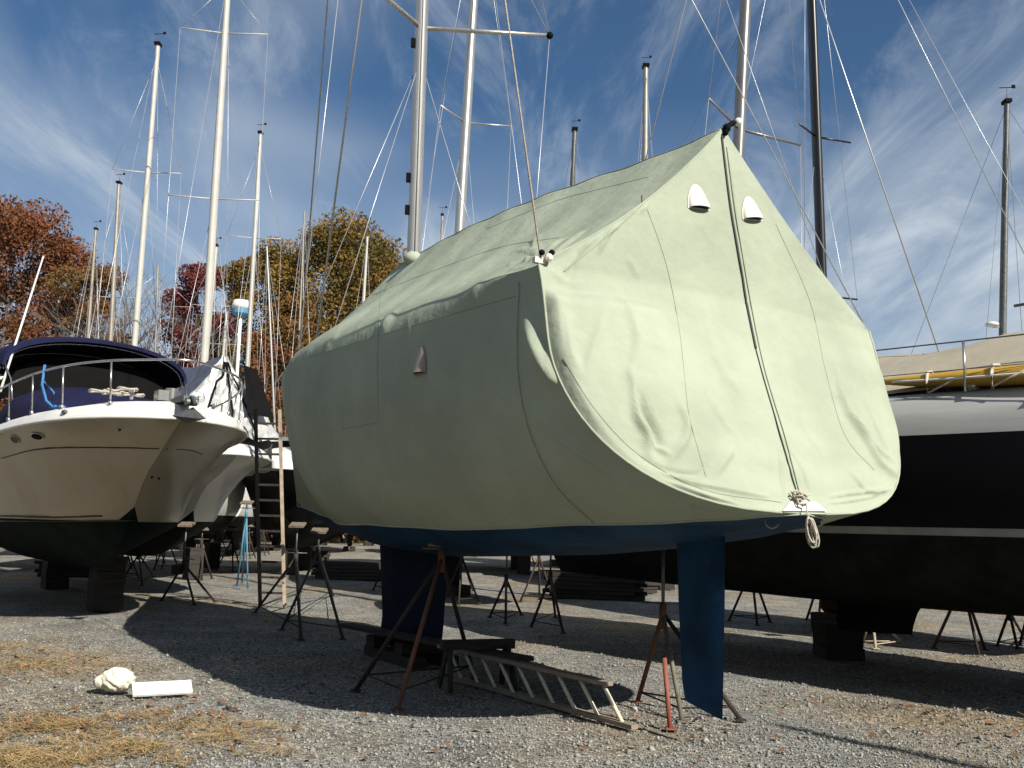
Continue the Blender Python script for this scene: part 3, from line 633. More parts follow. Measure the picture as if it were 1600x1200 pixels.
# ------------------------------------------------------------------ generic boats
PLAN = [(0, None), (.18, .90), (.4, 1.0), (.58, .97), (.74, .76), (.87, .45), (.95, .2), (1, .012)]
def xform(t_): return Matrix.Translation(t_.location) @ t_.rotation_euler.to_matrix().to_4x4()
def sail_hull(root, Ln, B, zk0, zw, zs, top, bot, stern=.72, stripe=None, deck='deckwhite', camber=.12, edge=.0, rise=.42, sheer=.35, tilt=0.0, cabin=None, stripe_m='stripe'):
    pl = [(0, stern)] + PLAN[1:]
    def W(s): return B / 2 * float(np.interp(s, [p[0] for p in pl], [p[1] for p in pl]))
    def K(s): return zk0 + rise * abs((s - .45) / .55) ** 2.2
    def S(s): return zs + sheer * max(0, s - .25) ** 2 / .56
    def T(s): return tilt * (.5 - s) * Ln
    def wz(s, z):
        e = .36 + .38 * float(smoothstep(.5, .97, s)); t_ = min(1, max(1e-4, (z - K(s)) / (S(s) - .25 - K(s))))
        return W(s) * (1 - (1 - t_) ** 2.4) ** e
    def yy(s, z): return -Ln / 2 + s * (Ln * .90 + (z - zk0) / (zs - zk0) * Ln * .10)
    def part(name, z0, z1, m, inset=0.0):
        rings = []
        for i in range(37):
            s = (i / 36) ** .9; a = max(z0(s), K(s)); c = max(z1(s), a + .001); zz = [a + (c - a) * (k / 9) ** 1.5 for k in range(10)]
            ww = [max(wz(s, z) - inset, .004) for z in zz]
            if a <= K(s) + 1e-6: ww[0] = 0
            rings.append([Vector((-ww[k], yy(s, zz[k]), zz[k] + T(s))) for k in range(9, -1, -1)] + [Vector((ww[k], yy(s, zz[k]), zz[k] + T(s))) for k in range(10)])
        return MB().loft(rings, closed=False).add(rings[0], [tuple(range(20))]).build(name, m, root, True, ang=60)
    part('bottom', lambda s: -9, lambda s: zw, bot)
    if stripe:
        part('waterline_stripe', lambda s: zw, lambda s: zw + stripe, stripe_m, -.004); part('topsides', lambda s: zw + stripe, S, top)
    else: part('topsides', lambda s: zw, S, top)
    rings = []
    for i in range(25):
        s = i / 24; w_ = W(s); z = S(s) + T(s); y = yy(s, S(s)); e = min(edge, w_ * .6); r_ = []
        prof = [(-1, 0, 0), (-.995, .25, 0), (-.97, .6, 0), (-.90, .85, 0), (-.8, 1, 0), (-.4, 1, .7), (0, 1, 1)]
        for a, k, c in prof: r_.append(Vector((a * w_, y, z + k * e + c * camber * w_ / B * 2)))
        r_ += [Vector((-p.x, p.y, p.z)) for p in r_[-2::-1]]; rings.append(r_)
    MB().loft(rings, closed=False).add(rings[0], [tuple(range(13))]).build('deck', deck, root, True, ang=50)
    if cabin:
        c0, c1, hgt, m = cabin; rings = []
        for i in range(9):
            q_ = i / 8; s = c0 + (c1 - c0) * q_; hh = hgt * min(1, (1 - q_) * 3.5 + .05) * min(1, q_ * 8 + .3); w_ = W(s) * .58; zb = S(s) + T(s) + edge; y = yy(s, zs)
            rings.append([Vector((-w_, y, zb)), Vector((-w_ * .92, y, zb + hh * .8)), Vector((-w_ * .7, y, zb + hh)), Vector((0, y, zb + hh * 1.12)), Vector((w_ * .7, y, zb + hh)), Vector((w_ * .92, y, zb + hh * .8)), Vector((w_, y, zb))])
        cbn = MB().loft(rings, closed=False).add(rings[0], [tuple(range(7))]).build('cabin', m, root, True, ang=35)
    return W, K, S, yy, T
def fin(root, y, c, z0, z1, m, th=.22):
    return MB().loft([foil(0, y - c / 2, c, th, z0), foil(0, y - c * .45, c * .92, th * .9, (z0 + z1) / 2), foil(0, y - c * .42, c * .85, th * 1.2, z1 + .06), foil(0, y - c * .4, c * .8, th * .6, z1)]).build('keel', m, root, True, ang=40)

# ---- jack stands
def jack_world(label, feet, topp, padz, mats, group=None, legr=.022, chain=True):
    c = sum((Vector(f) for f in feet), Vector()) / len(feet); t_ = thing('jack_stand', label, 'jack stand', (c.x, c.y, 0), 0, group); T_ = Vector(topp)
    for i, f in enumerate(feet):
        lg = MB().tube([Vector(f) + Vector((0, 0, .01)), T_], legr, 8).build('leg', mats[i % len(mats)], t_, True, world=True)
        o_ = MB().box(Vector(f) + Vector((0, 0, .008)), (.09, .09, .012)).build('foot_plate', mats[i % len(mats)], t_, world=True); o_.parent = lg
    MB().tube([T_ + Vector((0, 0, -.14)), T_ + Vector((0, 0, .08))], legr * 1.6, 10).build('collar', mats[0], t_, True, world=True)
    MB().tube([T_, Vector((T_.x, T_.y, padz))], .016, 8).build('screw', 'galv', t_, True, world=True)
    MB().box((T_.x, T_.y, padz), (.26, .26, .035), rx=.25).build('pad', 'wood', t_, world=True)
    MB().tube([T_ + Vector((-.19, 0, .09)), T_ + Vector((.19, .03, .09))], .011, 6).build('handle', 'galv', t_, True, world=True)
    if chain:
        for i in range(len(feet)):
            a, b_ = Vector(feet[i]).lerp(T_, .12), Vector(feet[(i + 1) % len(feet)]).lerp(T_, .12)
            MB().tube([a, b_], .009, 5).build('brace', mats[-1], t_, True, world=True)
    return t_
def jack_proto(H, rad, m, label, group):
    f = [(rad * math.cos(a), rad * math.sin(a), 0) for a in (.4, 2.5, 4.6)]
    return jack_world(label, f, (0, 0, H * .72), H, [m], group)
def dup(root, loc, rz=None, label=None):
    r = root.copy(); C.objects.link(r); r.location = loc
    if rz is not None: r.rotation_euler = (0, 0, rz)
    if label: r['label'] = label
    for ch in root.children:
        c_ = ch.copy(); C.objects.link(c_); c_.parent = r
        for gch in ch.children:
            d = gch.copy(); C.objects.link(d); d.parent = c_
    return r
PROTO = {}
def stand(x, y, H, rz, m, label, group):
    k = (round(H, 1), m)
    if k not in PROTO:
        p = jack_proto(k[0], .42, m, label, group); c = p.location.copy()
        PROTO[k] = p; p.location = (x, y, 0); p['label'] = label; p['group'] = group; return p
    d = dup(PROTO[k], (x, y, 0), rz, label); d['group'] = group; return d

# ---- background sailboats, each found by its mast in the photo
def bg_sail(desc, b0, b1, Y, r, m, rz=0.0, ztop=None, Ln=9.5, B=2.9, top='white', bot='dark_bottom', spread=(), cov=None, splen=1.0, sweep=.15, fwd=True,
            r_w=.006, wm='wire', stripe=None, vane=True, stands=True, flat=1.25, deckz=2.75, dull=False, ux=.06, fnm=None):
    f_ = fnm or mast_line(b0, b1, Y); base = f_(deckz); yo = Ln * ux
    org = Vector((base.x, base.y, 0)) - Matrix.Rotation(rz, 3, 'Z') @ Vector((0, yo, 0))
    t_ = thing('sailboat', desc, 'sailboat', org, rz)
    W, K, S, yy, T = sail_hull(t_, Ln, B, 1.05, 1.65, 2.7, top, bot, stripe=stripe, cabin=(.28, .72, .4, 'deckwhite'))
    fin(t_, .2, 1.4, 1.15, .25, bot)
    zt = ztop or f_(at(*b1, Y).z).z
    ms = mast_part(f_, deckz, zt, r, m, t_, flat=flat); X4 = xform(t_)
    def lw(x, y, z): return X4 @ Vector((x, y, z))
    zsh = [at(px, py, Y).z for px, py in spread]; tips = None
    for z in zsh:
        tips = spreader(f_, z, t_, ms, splen, sweep, rz, r=.018 + r * .06, m=m)
    tp = f_(zt - .1); L_ = [(tp, lw(0, Ln / 2 - .1, 2.95)), (tp, lw(0, -Ln / 2 + .1, 2.8))]
    for i, sd in enumerate((-1, 1)):
        ch = lw(sd * B * .46, yo - .1, 2.75)
        if tips: L_ += [(f_(zt * .97), tips[i]), (tips[i], ch), (f_(zsh[0] - .1), ch + Vector((0, .1, 0)))]
        else: L_ += [(tp, ch)]
    wires(L_, t_, ms, r_w, wm)
    if vane:
        a = f_(zt); sub(MB().tube([a, a + Vector((.02, 0, .42))], .010, 5), 'antenna', 'darkwire', ms, t_)
        sub(MB().tube([a + Vector((-.18, 0, .40)), a + Vector((.22, 0, .43))], .012, 5).box(a + Vector((.2, 0, .45)), (.10, .01, .10)), 'wind_vane', 'dark', ms, t_)
        sub(MB().box(a + Vector((0, 0, .02)), (r * 2.0, r * 3.0, .09)), 'mast_cap', 'dark', ms, t_, False)
    if cov:                                   # canvas over boom
        rings = []
        for i in range(9):
            q_ = i / 8; y = yo - .2 - q_ * (Ln * .46); hh = .9 * (1 - .25 * q_); ww = B * .42
            rings.append([Vector((-ww, y, 2.75)), Vector((-ww * .5, y, 2.95 + hh * .5)), Vector((0, y, 2.95 + hh)), Vector((ww * .5, y, 2.95 + hh * .5)), Vector((ww, y, 2.75))])
        MB().loft(rings, closed=False).add(rings[0], [tuple(range(5))]).add(rings[-1], [tuple(range(5))]).build('boom_tent', cov, t_, True, ang=30)
    else:
        MB().tube([(0, yo - .2, 3.5), (0, yo - Ln * .42, 3.55)], .07, 8).build('boom', m, t_, True)
    if stands:
        gname = 'jack stands under the far sailboats'
        k = 0
        for sx in (-1, 1):
            for sy in (-.26, .16):
                p = X4 @ Vector((sx * B * .33, sy * Ln, 0)); k += 1
                stand(p.x, p.y, 1.3, rz + sx * .5, 'rust_dark_shaded', 'dark tripod jack stand propping a sailboat in the rows behind', gname)
    c_ = X4 @ Vector((0, .2, 0)); cb_ = MB(); t2 = thing('blocking', 'stacked dark timbers under the keel of a sailboat in the rows behind', 'blocking', (c_.x, c_.y, 0), rz, 'keel blocks under the far sailboats')
    for s_ in (-.5, .5): MB().box((s_ * .35, 0, .12), (.22, 1.2, .24)).build('timber', 'block', t2)
    return t_, ms, f_, tips
BG = []
row = R(6)
BG.append(bg_sail('sailboat behind the blue canopied motor boat, its tall white mast ending in frame', (210, 540), (247, 70), 32, .097, 'aluwhite', row, spread=[(233, 270)], splen=1.15, r_w=.009))
BG.append(bg_sail('sailboat with the thickest white mast on the left and two wide spreaders', (318, 580), (355, 0), 28.5, .118, 'aluwhite', row, ztop=19, spread=[(333, 311), (350, 52)], splen=1.35, r_w=.009, Ln=10.5, vane=False))
BG.append(bg_sail('sailboat with a slim white mast left of the golden tree, weather vane on top', (388, 550), (407, 208), 42, .10, 'aluwhite', row, spread=[(397, 372)], splen=1.2, r_w=.010))
BG.append(bg_sail('sailboat with a weathered grey mast beside the dark russet tree', (173, 530), (186, 286), 43, .10, 'alubrown', row, spread=[(178, 465)], r_w=.010))
BG.append(bg_sail('sailboat with a thin brown mast standing in front of the russet tree', (138, 522), (150, 358), 50, .085, 'alubrown', row, r_w=.010, stands=False))
BG.append(bg_sail('sailboat with a white mast leaning just right of the thickest left mast', (322, 560), (338, 384), 51, .12, 'aluwhite', row, r_w=.010, spread=[(330, 478)], stands=False))
BG.append(bg_sail('sailboat with a bare mast between the silver tarpaulin and the golden tree', (424, 545), (417, 385), 50, .06, 'alu', row, vane=False, r_w=.010, stands=False))
BG.append(bg_sail('small sailboat whose short white mast stops in the top of the golden tree', (569, 456), (574, 370), 52, .09, 'aluwhite', row, r_w=.010, vane=False, stands=False))
BG.append(bg_sail('sailboat with a short pale mast low in front of the russet tree at far left', (88, 516), (94, 452), 62, .10, 'aluwhite', row, vane=False, stands=False, r_w=.012))
BG.append(bg_sail('sailboat with a thin tan mast and one wide spreader in front of the bare trees', (243, 545), (247, 415), 57, .07, 'alubrown', row, vane=False, spread=[(246, 478)], splen=2.2, stands=False, r_w=.012))
BG.append(bg_sail('sailboat with a low white mast just behind the silver tarpaulin', (348, 565), (354, 488), 60, .11, 'aluwhite', row, vane=False, spread=[(350, 538)], splen=1.2, stands=False, r_w=.012))
BG.append(bg_sail('sailboat with a thin wooden coloured mast among the bare trees', (270, 560), (276, 440), 66, .07, 'alubrown', row, vane=False, stands=False, r_w=.012))
BG.append(bg_sail('sailboat with a slender pale mast left of the forestay of the covered boat', (467, 530), (476, 330), 55, .06, 'alubrown', row, vane=False, stands=False, r_w=.012))
b7 = bg_sail('sailboat right behind the green cover whose mast is second tallest in the middle', (718, 360), (740, 0), 22.5, .122, 'alu', R(33), ztop=18, spread=[(728, 192)], splen=1.0, sweep=.5, Ln=8, top='white', bot='dark_bottom', r_w=.007, vane=False); BG.append(b7)
BG.append(bg_sail('sailboat whose small distant masthead peeps over the cover left of centre', (690, 380), (691, 336), 50, .08, 'alubrown', R(20), r_w=.008))
BG.append(bg_sail('sailboat whose grey twin topped masthead peeps over the ridge of the green cover', (895, 275), (898, 203), 40, .13, 'galv', R(33), r_w=.008))
BG.append(bg_sail('sailboat with a grey mast ending above the ridge of the green cover near its peak', (1008, 240), (1009, 104), 38.5, .14, 'alubrown', row, r_w=.008))
b8 = bg_sail('sailboat with the black carbon mast behind the right shoulder of the green cover', (1284, 430), (1268, 0), 17, .085, 'blackmast', R(33), ztop=15.8, spread=[(1276, 214), (1286, 462)], splen=.72, sweep=.2, top='white', bot='red_bottom', r_w=.005, vane=False, flat=1.6); BG.append(b8)
BG.append(bg_sail('sailboat with a grey mast and small radar standing alone at the far right', (1566, 548), (1573, 160), 24, .085, 'galv', R(33), r_w=.006, wm='darkwire'))
# extra rigging seen against the sky on the right
def extra(bb, lines, r=.006, m='wire'):
    t_, ms = bb[0], bb[1]
    wires([(a, c) for a, c in lines], t_, ms, r, m)
ttop = b8[2](15.6)
extra(b8, [(ttop, at(1612, 420, 14.5))], .008)
t9 = BG[-1]; p = t9[2](at(1563, 508, 24).z)
rd = MB().ball(p + Vector((-.30, -.05, 0)), .17, 12, 6, (1, 1, .42)); sub(rd, 'radar_dome', 'deckwhite', t9[1], t9[0])
sub(MB().box(p + Vector((-.14, 0, -.05)), (.22, .05, .04)), 'radar_bracket', 'steel', t9[1], t9[0], False)

# ------------------------------------------------------------------ dark hulled sailboat on the right
RZ2 = math.atan2(.66, .75)          # bow away to the left, stern off frame
rb = thing('sailboat', 'black hulled sailboat with white deck and grey waterline stripe at the right edge', 'sailboat', (4.2, 12.0, 0), RZ2)
RBW = xform(rb)
W2, K2, S2, Y2, T2 = sail_hull(rb, 12.4, 3.7, .78, 1.60, 2.57, 'navy', 'dark_bottom', stern=.80, stripe=.075, deck='greydeck', camber=.16, edge=.46, rise=.12, sheer=.30, tilt=.003, cabin=(.30, .70, .30, 'greydeck'))
MB().loft([foil(0, -1.0, 1.2, .30, .95), foil(0, -.85, 1.0, .34, .7), foil(0, -.8, .95, .5, .56), foil(0, -.78, .9, .5, .46)]).build('keel', 'dark_bottom', rb, True, ang=40)
def rw(x, y, z): return RBW @ Vector((x, y, z))
fm = mast_line((1153, 250), (1165, 0), 13.2); ms2 = mast_part(fm, 2.9, 15.6, .083, 'mastgrey', rb, flat=1.35)
zz = at(1156, 207, 13.2).z
tp2 = spreader(fm, zz + .05, rb, ms2, 1.12, .30, RZ2, .024, 'mastgrey')
e_ = at(1464, 541, 11.0); e_ = e_ + (e_ - fm(12.5)) * .035
wires([(fm(12.5), e_)], rb, ms2, .010, 'wire', 'inner_stay')
wires([(fm(15), tp2[0]), (fm(15), tp2[1]), (tp2[0], rw(-1.5, 1.5, 2.9)), (tp2[1], rw(1.5, 1.5, 2.9)), (fm(15.5), rw(0, -6.1, 3.0)), (fm(zz - .1), rw(-1.5, .6, 2.9)), (fm(zz - .1), rw(1.5, .6, 2.9)),
       (fm(9), rw(.3, 5.9, 3.3))], rb, ms2, .005)
a_, b_ = at(1015, 225, 17.0), at(1072, 0, 15.6); dr = b_ - a_
sub(MB().tube([a_ - dr * 1.2, a_ + dr * 2.2], .012, 6), 'forestay', 'wire', ms2, rb)
a_, b_ = at(1135, 0, 12.0), at(1290, 440, 11.5); dr = b_ - a_
sub(MB().tube([a_ - dr * .6, a_ + dr * 1.15], .005, 4), 'lower_shroud', 'wire', ms2, rb)
# guard rail along the near side
rail = []; posts = []
for k in range(8):
    s = .10 + k * .11; x = -W2(s) * .93; y = Y2(s, 2.66); z = S2(s) + T2(s) + .42; rail.append(Vector((x, y, z + .50)))
    MB().tube([(x, y, z), (x, y, z + .50)], .013, 6).build('stanchion', 'steel', rb, True)
MB().tube(rail, .008, 5).build('lifeline', 'galv', rb, True)
MB().tube([p - Vector((0, 0, .28)) for p in rail], .005, 5).build('lifeline', 'galv', rb, True)
# deck hardware
for (x, y, r_) in ((-1.45, -2.2, .06), (-1.3, -3.1, .07), (-1.35, -.2, .05), (-1.4, .9, .05), (-1.3, -4.2, .07)):
    MB().tube([(x, y, 3.03), (x, y, 3.17)], r_, 10).build('winch', 'steel', rb, True)
sv_rb = bpy.context.view_layer
# tan cover over its cockpit and boom
tc_ = thing('boat_cover', 'faded tan canvas tent over the deck of the black hulled sailboat', 'boat cover', rb.location, RZ2)
rings = []
for i in range(26):
    q_ = i / 25; y = 5.2 - q_ * 11.2; zr_ = 3.56 + .45 * q_ - .06 * math.sin(q_ * 19) ** 2; s = (y + 6.2) / 12.4; ww = W2(min(max(s, 0), 1)) * .80 + .02; zb = 3.06 + T2(s)
    rg = []
    for k in range(17):
        a = -1 + k / 8; fa = abs(a); rg.append(Vector((a * ww, y, zb + (zr_ - zb) * (1 - fa ** 1.25) - .05 * math.sin(fa * math.pi) + .02 * math.sin(q_ * 31 + fa * 7))))
    rings.append(rg)
MB().loft(rings, closed=False).add(rings[-1], [tuple(range(17))]).build('canvas', 'tan', tc_, True, ang=60)
for k in range(2, 24, 4):
    MB().tube([p + Vector((0, 0, .008)) for p in rings[k]], .007, 4).build('seam', 'stripe', tc_, True)
for k in (19, 21, 23, 25):     # tubular frame standing proud of the cloth aft
    MB().tube([Vector((p.x * 1.04, p.y, p.z * 1.0 + .10)) for p in rings[min(k, 25)][::2]], .017, 6).build('frame_hoop', 'galv', tc_, True)
MB().tube([Vector((-.9, rings[17][0].y, 3.95)), Vector((-1.15, rings[25][0].y, 4.0))], .016, 6).build('frame_rail', 'galv', tc_, True)
# kayak on the side deck
ky = thing('kayak', 'yellow kayak lashed along the side deck of the black hulled sailboat', 'kayak', rb.location, RZ2)
kx, y0_, y1_ = -1.42, -1.15, -5.3
rings = []
for i in range(25):
    q_ = i / 24; wd = .25 * math.sin(math.pi * min(max(q_, .012), .988)) ** .62; hh = .115 * math.sin(math.pi * min(max(q_, .02), .98)) ** .5; zc_ = 3.13 + .09 * (abs(q_ - .5) * 2) ** 2
    rings.append([Vector((kx + math.cos(a) * wd + .02 * q_, y0_ + (y1_ - y0_) * q_, zc_ + T2(.5 + .1) + math.sin(a) * hh * (1 if math.sin(a) > 0 else .75))) for a in [2 * math.pi * j / 16 for j in range(16)]])
MB().loft(rings).build('kayak_hull', 'yellow', ky, True)
MB().tube([Vector((kx - .275 * math.sin(math.pi * q_) ** .62 - .004, y0_ + (y1_ - y0_) * q_, 3.115 + .09 * (abs(q_ - .5) * 2) ** 2)) for q_ in [.06 + .88 * j / 20 for j in range(21)]], .012, 5).build('gunwale_trim', 'deckwhite', ky, True)
for q_ in (.16, .32, .5, .64, .8):
    y = y0_ + (y1_ - y0_) * q_; wd = .29 * math.sin(math.pi * q_) ** .62
    MB().tube([(kx - wd, y, 3.0), (kx - wd - .01, y, 3.14), (kx - wd * .6, y + .03, 3.25), (kx, y + .04, 3.27), (kx + wd, y, 3.08)], .016, 6).build('lashing', 'rope', ky, True)
    MB().tube([(kx - wd, y, 3.02), (kx - wd - .03, y - .30, 3.14)], .010, 5).build('lashing', 'rope', ky, True)

cb2 = thing('blocking', 'tall dark timber block stack under the keel of the black hulled sailboat', 'blocking', (*gnd(1310, 1028).xy, 0), RZ2 + .9)
for k in range(3):
    MB().box((.01 * (k % 2), 0, .075 + k * .15), (.50 - .02 * k, .50 - .03 * (k % 2), .145), rz=.04 * k).build('timber', 'block', cb2)

# stands near the camera
def G_(px, py): 
    p = gnd(px, py); return Vector((p.x, p.y, 0))
tp = at(1036, 958, G_(1070, 1118).y + .25)
jack_world('rusty tripod jack stand with bare legs beside the blue rudder', [G_(996, 1098), G_(1066, 1128), G_(1157, 1126)], tp, 1.50, ['rust', 'greypaint', 'rust_dark_shaded'], legr=.021, chain=True)
pr = thing('prop_post', 'short faded red steel post leaning beside the rudder jack stand', 'post', G_(1047, 1140))
pa = G_(1047, 1140); pb_ = at(1038, 1028, pa.y + .12); MB().tube([pa + Vector((0, 0, .0)), pb_], .021, 8).build('post', 'redpaint', pr, True, world=True)
MB().box(pa + Vector((.01, 0, .01)), (.10, .08, .014)).build('foot_plate', 'redpaint', pr, world=True)
tp = at(690, 872, G_(650, 1085).y + .15)
jack_world('rust red jack stand with one leg in the sun where the shade ends', [G_(621, 1110), G_(556, 1080), G_(742, 1062)], tp, 1.42, ['rust', 'rust_dark_shaded', 'rust_dark_shaded'])  # sunlit leg gets the brighter rust, shaded legs the darker copy
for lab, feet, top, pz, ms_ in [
    ('dark jack stand under the bow end of the green cover, nearest the tan ladder', [(398, 958), (470, 1000), (470, 925)], (462, 872), 1.5, ['rust_dark_shaded']),
    ('dark jack stand with widely spread legs left of the blue keel', [(440, 985), (536, 1000), (520, 930)], (497, 862), 1.42, ['rust_dark_shaded']),
    ('dark jack stand alone between the motor boat bow and the green covered boat', [(252, 939), (304, 946), (336, 941)], (287, 881), 1.45, ['rust_dark_shaded']),
    ('dark jack stand beside the stem of the blue canopied motor boat', [(192, 905), (222, 915), (240, 902)], (217, 866), 1.4, ['rust_dark_shaded']),
    ('dark jack stand seen through the gap between keel and rudder, left one', [(765, 965), (790, 975), (815, 962)], (791, 905), 1.35, ['rust_dark_shaded']),
    ('dark jack stand seen through the gap between keel and rudder, right one', [(830, 980), (880, 990), (868, 965)], (860, 900), 1.35, ['rust_dark_shaded']),
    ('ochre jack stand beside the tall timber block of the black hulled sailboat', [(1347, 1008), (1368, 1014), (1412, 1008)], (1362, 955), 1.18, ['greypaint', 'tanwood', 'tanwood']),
    ('dark jack stand at the right edge under the stern of the black hulled sailboat', [(1558, 1010), (1590, 1014), (1602, 1000)], (1577, 955), 1.15, ['rust_dark_shaded']),
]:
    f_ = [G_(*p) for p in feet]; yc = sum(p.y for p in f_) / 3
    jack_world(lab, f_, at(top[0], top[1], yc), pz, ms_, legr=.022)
bs = [G_(387, 921), G_(370, 917), G_(378, 912)]
jack_world('tall light blue jack stand between the motor boat and the tan ladder', bs, at(385, 800, bs[0].y), 1.95, ['bluepaint'], legr=.02)

# ladder lying on its edge on the gravel
p0, p1 = G_(992, 1142), G_(797, 1088); ax = (p1 - p0).normalized(); D = Vector((-.16, .21, .30)).normalized()
ld_ = thing('ladder', 'old wooden ladder tipped on its edge on the gravel, rungs catching the sun', 'ladder', p0)
n_ = ax.cross(D).normalized(); LL = 2.75
MB().beam(p0 + Vector((0, 0, .03)), p0 + ax * LL + Vector((0, 0, .03)), .035, .075, up=n_).build('rail', 'railwood', ld_, world=True)
MB().beam(p0 + D * .385 + ax * .05 + Vector((0, 0, .03)), p0 + D * .385 + ax * LL + Vector((0, 0, .03)), .035, .085, up=n_).build('rail', 'railwood', ld_, world=True)
for k in range(9):
    a = p0 + ax * (.14 + .305 * k) + Vector((0, 0, .03)); MB().tube([a, a + D * .385], .0165, 8).build('rung', 'lightwood', ld_, True, world=True)
# planks and a trestle in the shade
q0, q1 = at(540, 952, 12.4), at(822, 1030, 9.35)
pk_ = thing('plank', 'long grey plank running out of the deep shade to the ladder', 'plank', (q0.x, q0.y, 0))
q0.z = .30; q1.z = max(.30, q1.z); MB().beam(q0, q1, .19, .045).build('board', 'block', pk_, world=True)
ts = thing('sawhorse', 'grey timber sawhorse in the shade carrying the end of the long plank', 'sawhorse', (*gnd(745, 1075).xy, 0), R(20))
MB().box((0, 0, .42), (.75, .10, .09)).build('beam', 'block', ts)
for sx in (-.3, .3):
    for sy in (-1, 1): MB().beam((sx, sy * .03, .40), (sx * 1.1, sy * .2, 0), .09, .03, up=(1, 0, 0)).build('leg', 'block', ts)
    MB().box((sx, 0, .2), (.02, .22, .08)).build('gusset', 'wood', ts)
# boarding ladder against the covered boat
la, lb = at(445, 944, 18.0), at(437, 640, 17.6); la.z = 0
lt2 = thing('ladder', 'tall tan boarding ladder standing upright at the bow end of the green cover', 'ladder', la)
off = Vector((-.46, .05, 0))
lt2_r = [MB().beam(la, lb, .055, .045, up=(0, 1, 0)).build('rail', 'tanwood', lt2, world=True), MB().beam(la + off, lb + off, .06, .05, up=(0, 1, 0)).build('rail', 'dark', lt2, world=True)]  # left rail and rungs coloured dark as shade, right rail tan as lit
for k in range(12):
    c_ = la.lerp(lb, .07 + k * .078); MB().beam(c_, c_ + off, .04, .03, up=(0, 1, 0)).build('rung', 'rust_dark_shaded', lt2, world=True)
# litter in the foreground
bp_ = G_(182, 1080); bag = MB(); bag.ball((0, 0, .0), .125, 22, 16, (1.12, .85, .8), jit=.07).ball((.10, -.01, .03), .085, 14, 10, (1, .9, .9), jit=.10)
bgt = thing('plastic_bag', 'crumpled cream plastic bag lying on the gravel', 'bag', bp_)
bb_ = MB(); bb_.ball((0, 0, .0), 1, 48, 30); o2 = []
for p in bb_.v:
    th_ = math.atan2(p.y, p.x); k = 1 + .10 * abs(math.sin(3.1 * th_ + 2.2 * p.z * 2)) - .12 * abs(math.sin(5.3 * th_ - 4 * p.z + 1)) ** .6 + .05 * math.sin(11 * th_ + 9 * p.z)
    o2.append(Vector((p.x * 1.15 * k * .14, p.y * .85 * k * .14, max(.0, p.z * .74 * k * .14 + .10))))
bb_.v = o2; o = bb_.build('bag_body', 'bagmat', bgt, True)
kn_ = MB(); kn_.ball((-.13, -.03, .085), .07, 12, 8, (1.1, .8, .9), jit=.14); kn_.build('tied_neck', 'bagmat', bgt, True)
bd = thing('board', 'short white painted board lying beside the cream plastic bag', 'board', G_(253, 1085), R(5))
a, c = G_(206, 1086), G_(299, 1081)
MB().beam(a + Vector((0, 0, .045)), c + Vector((0, 0, .045)), .16, .022, up=(0, -.75, 1)).build('panel', 'board', bd, world=True)

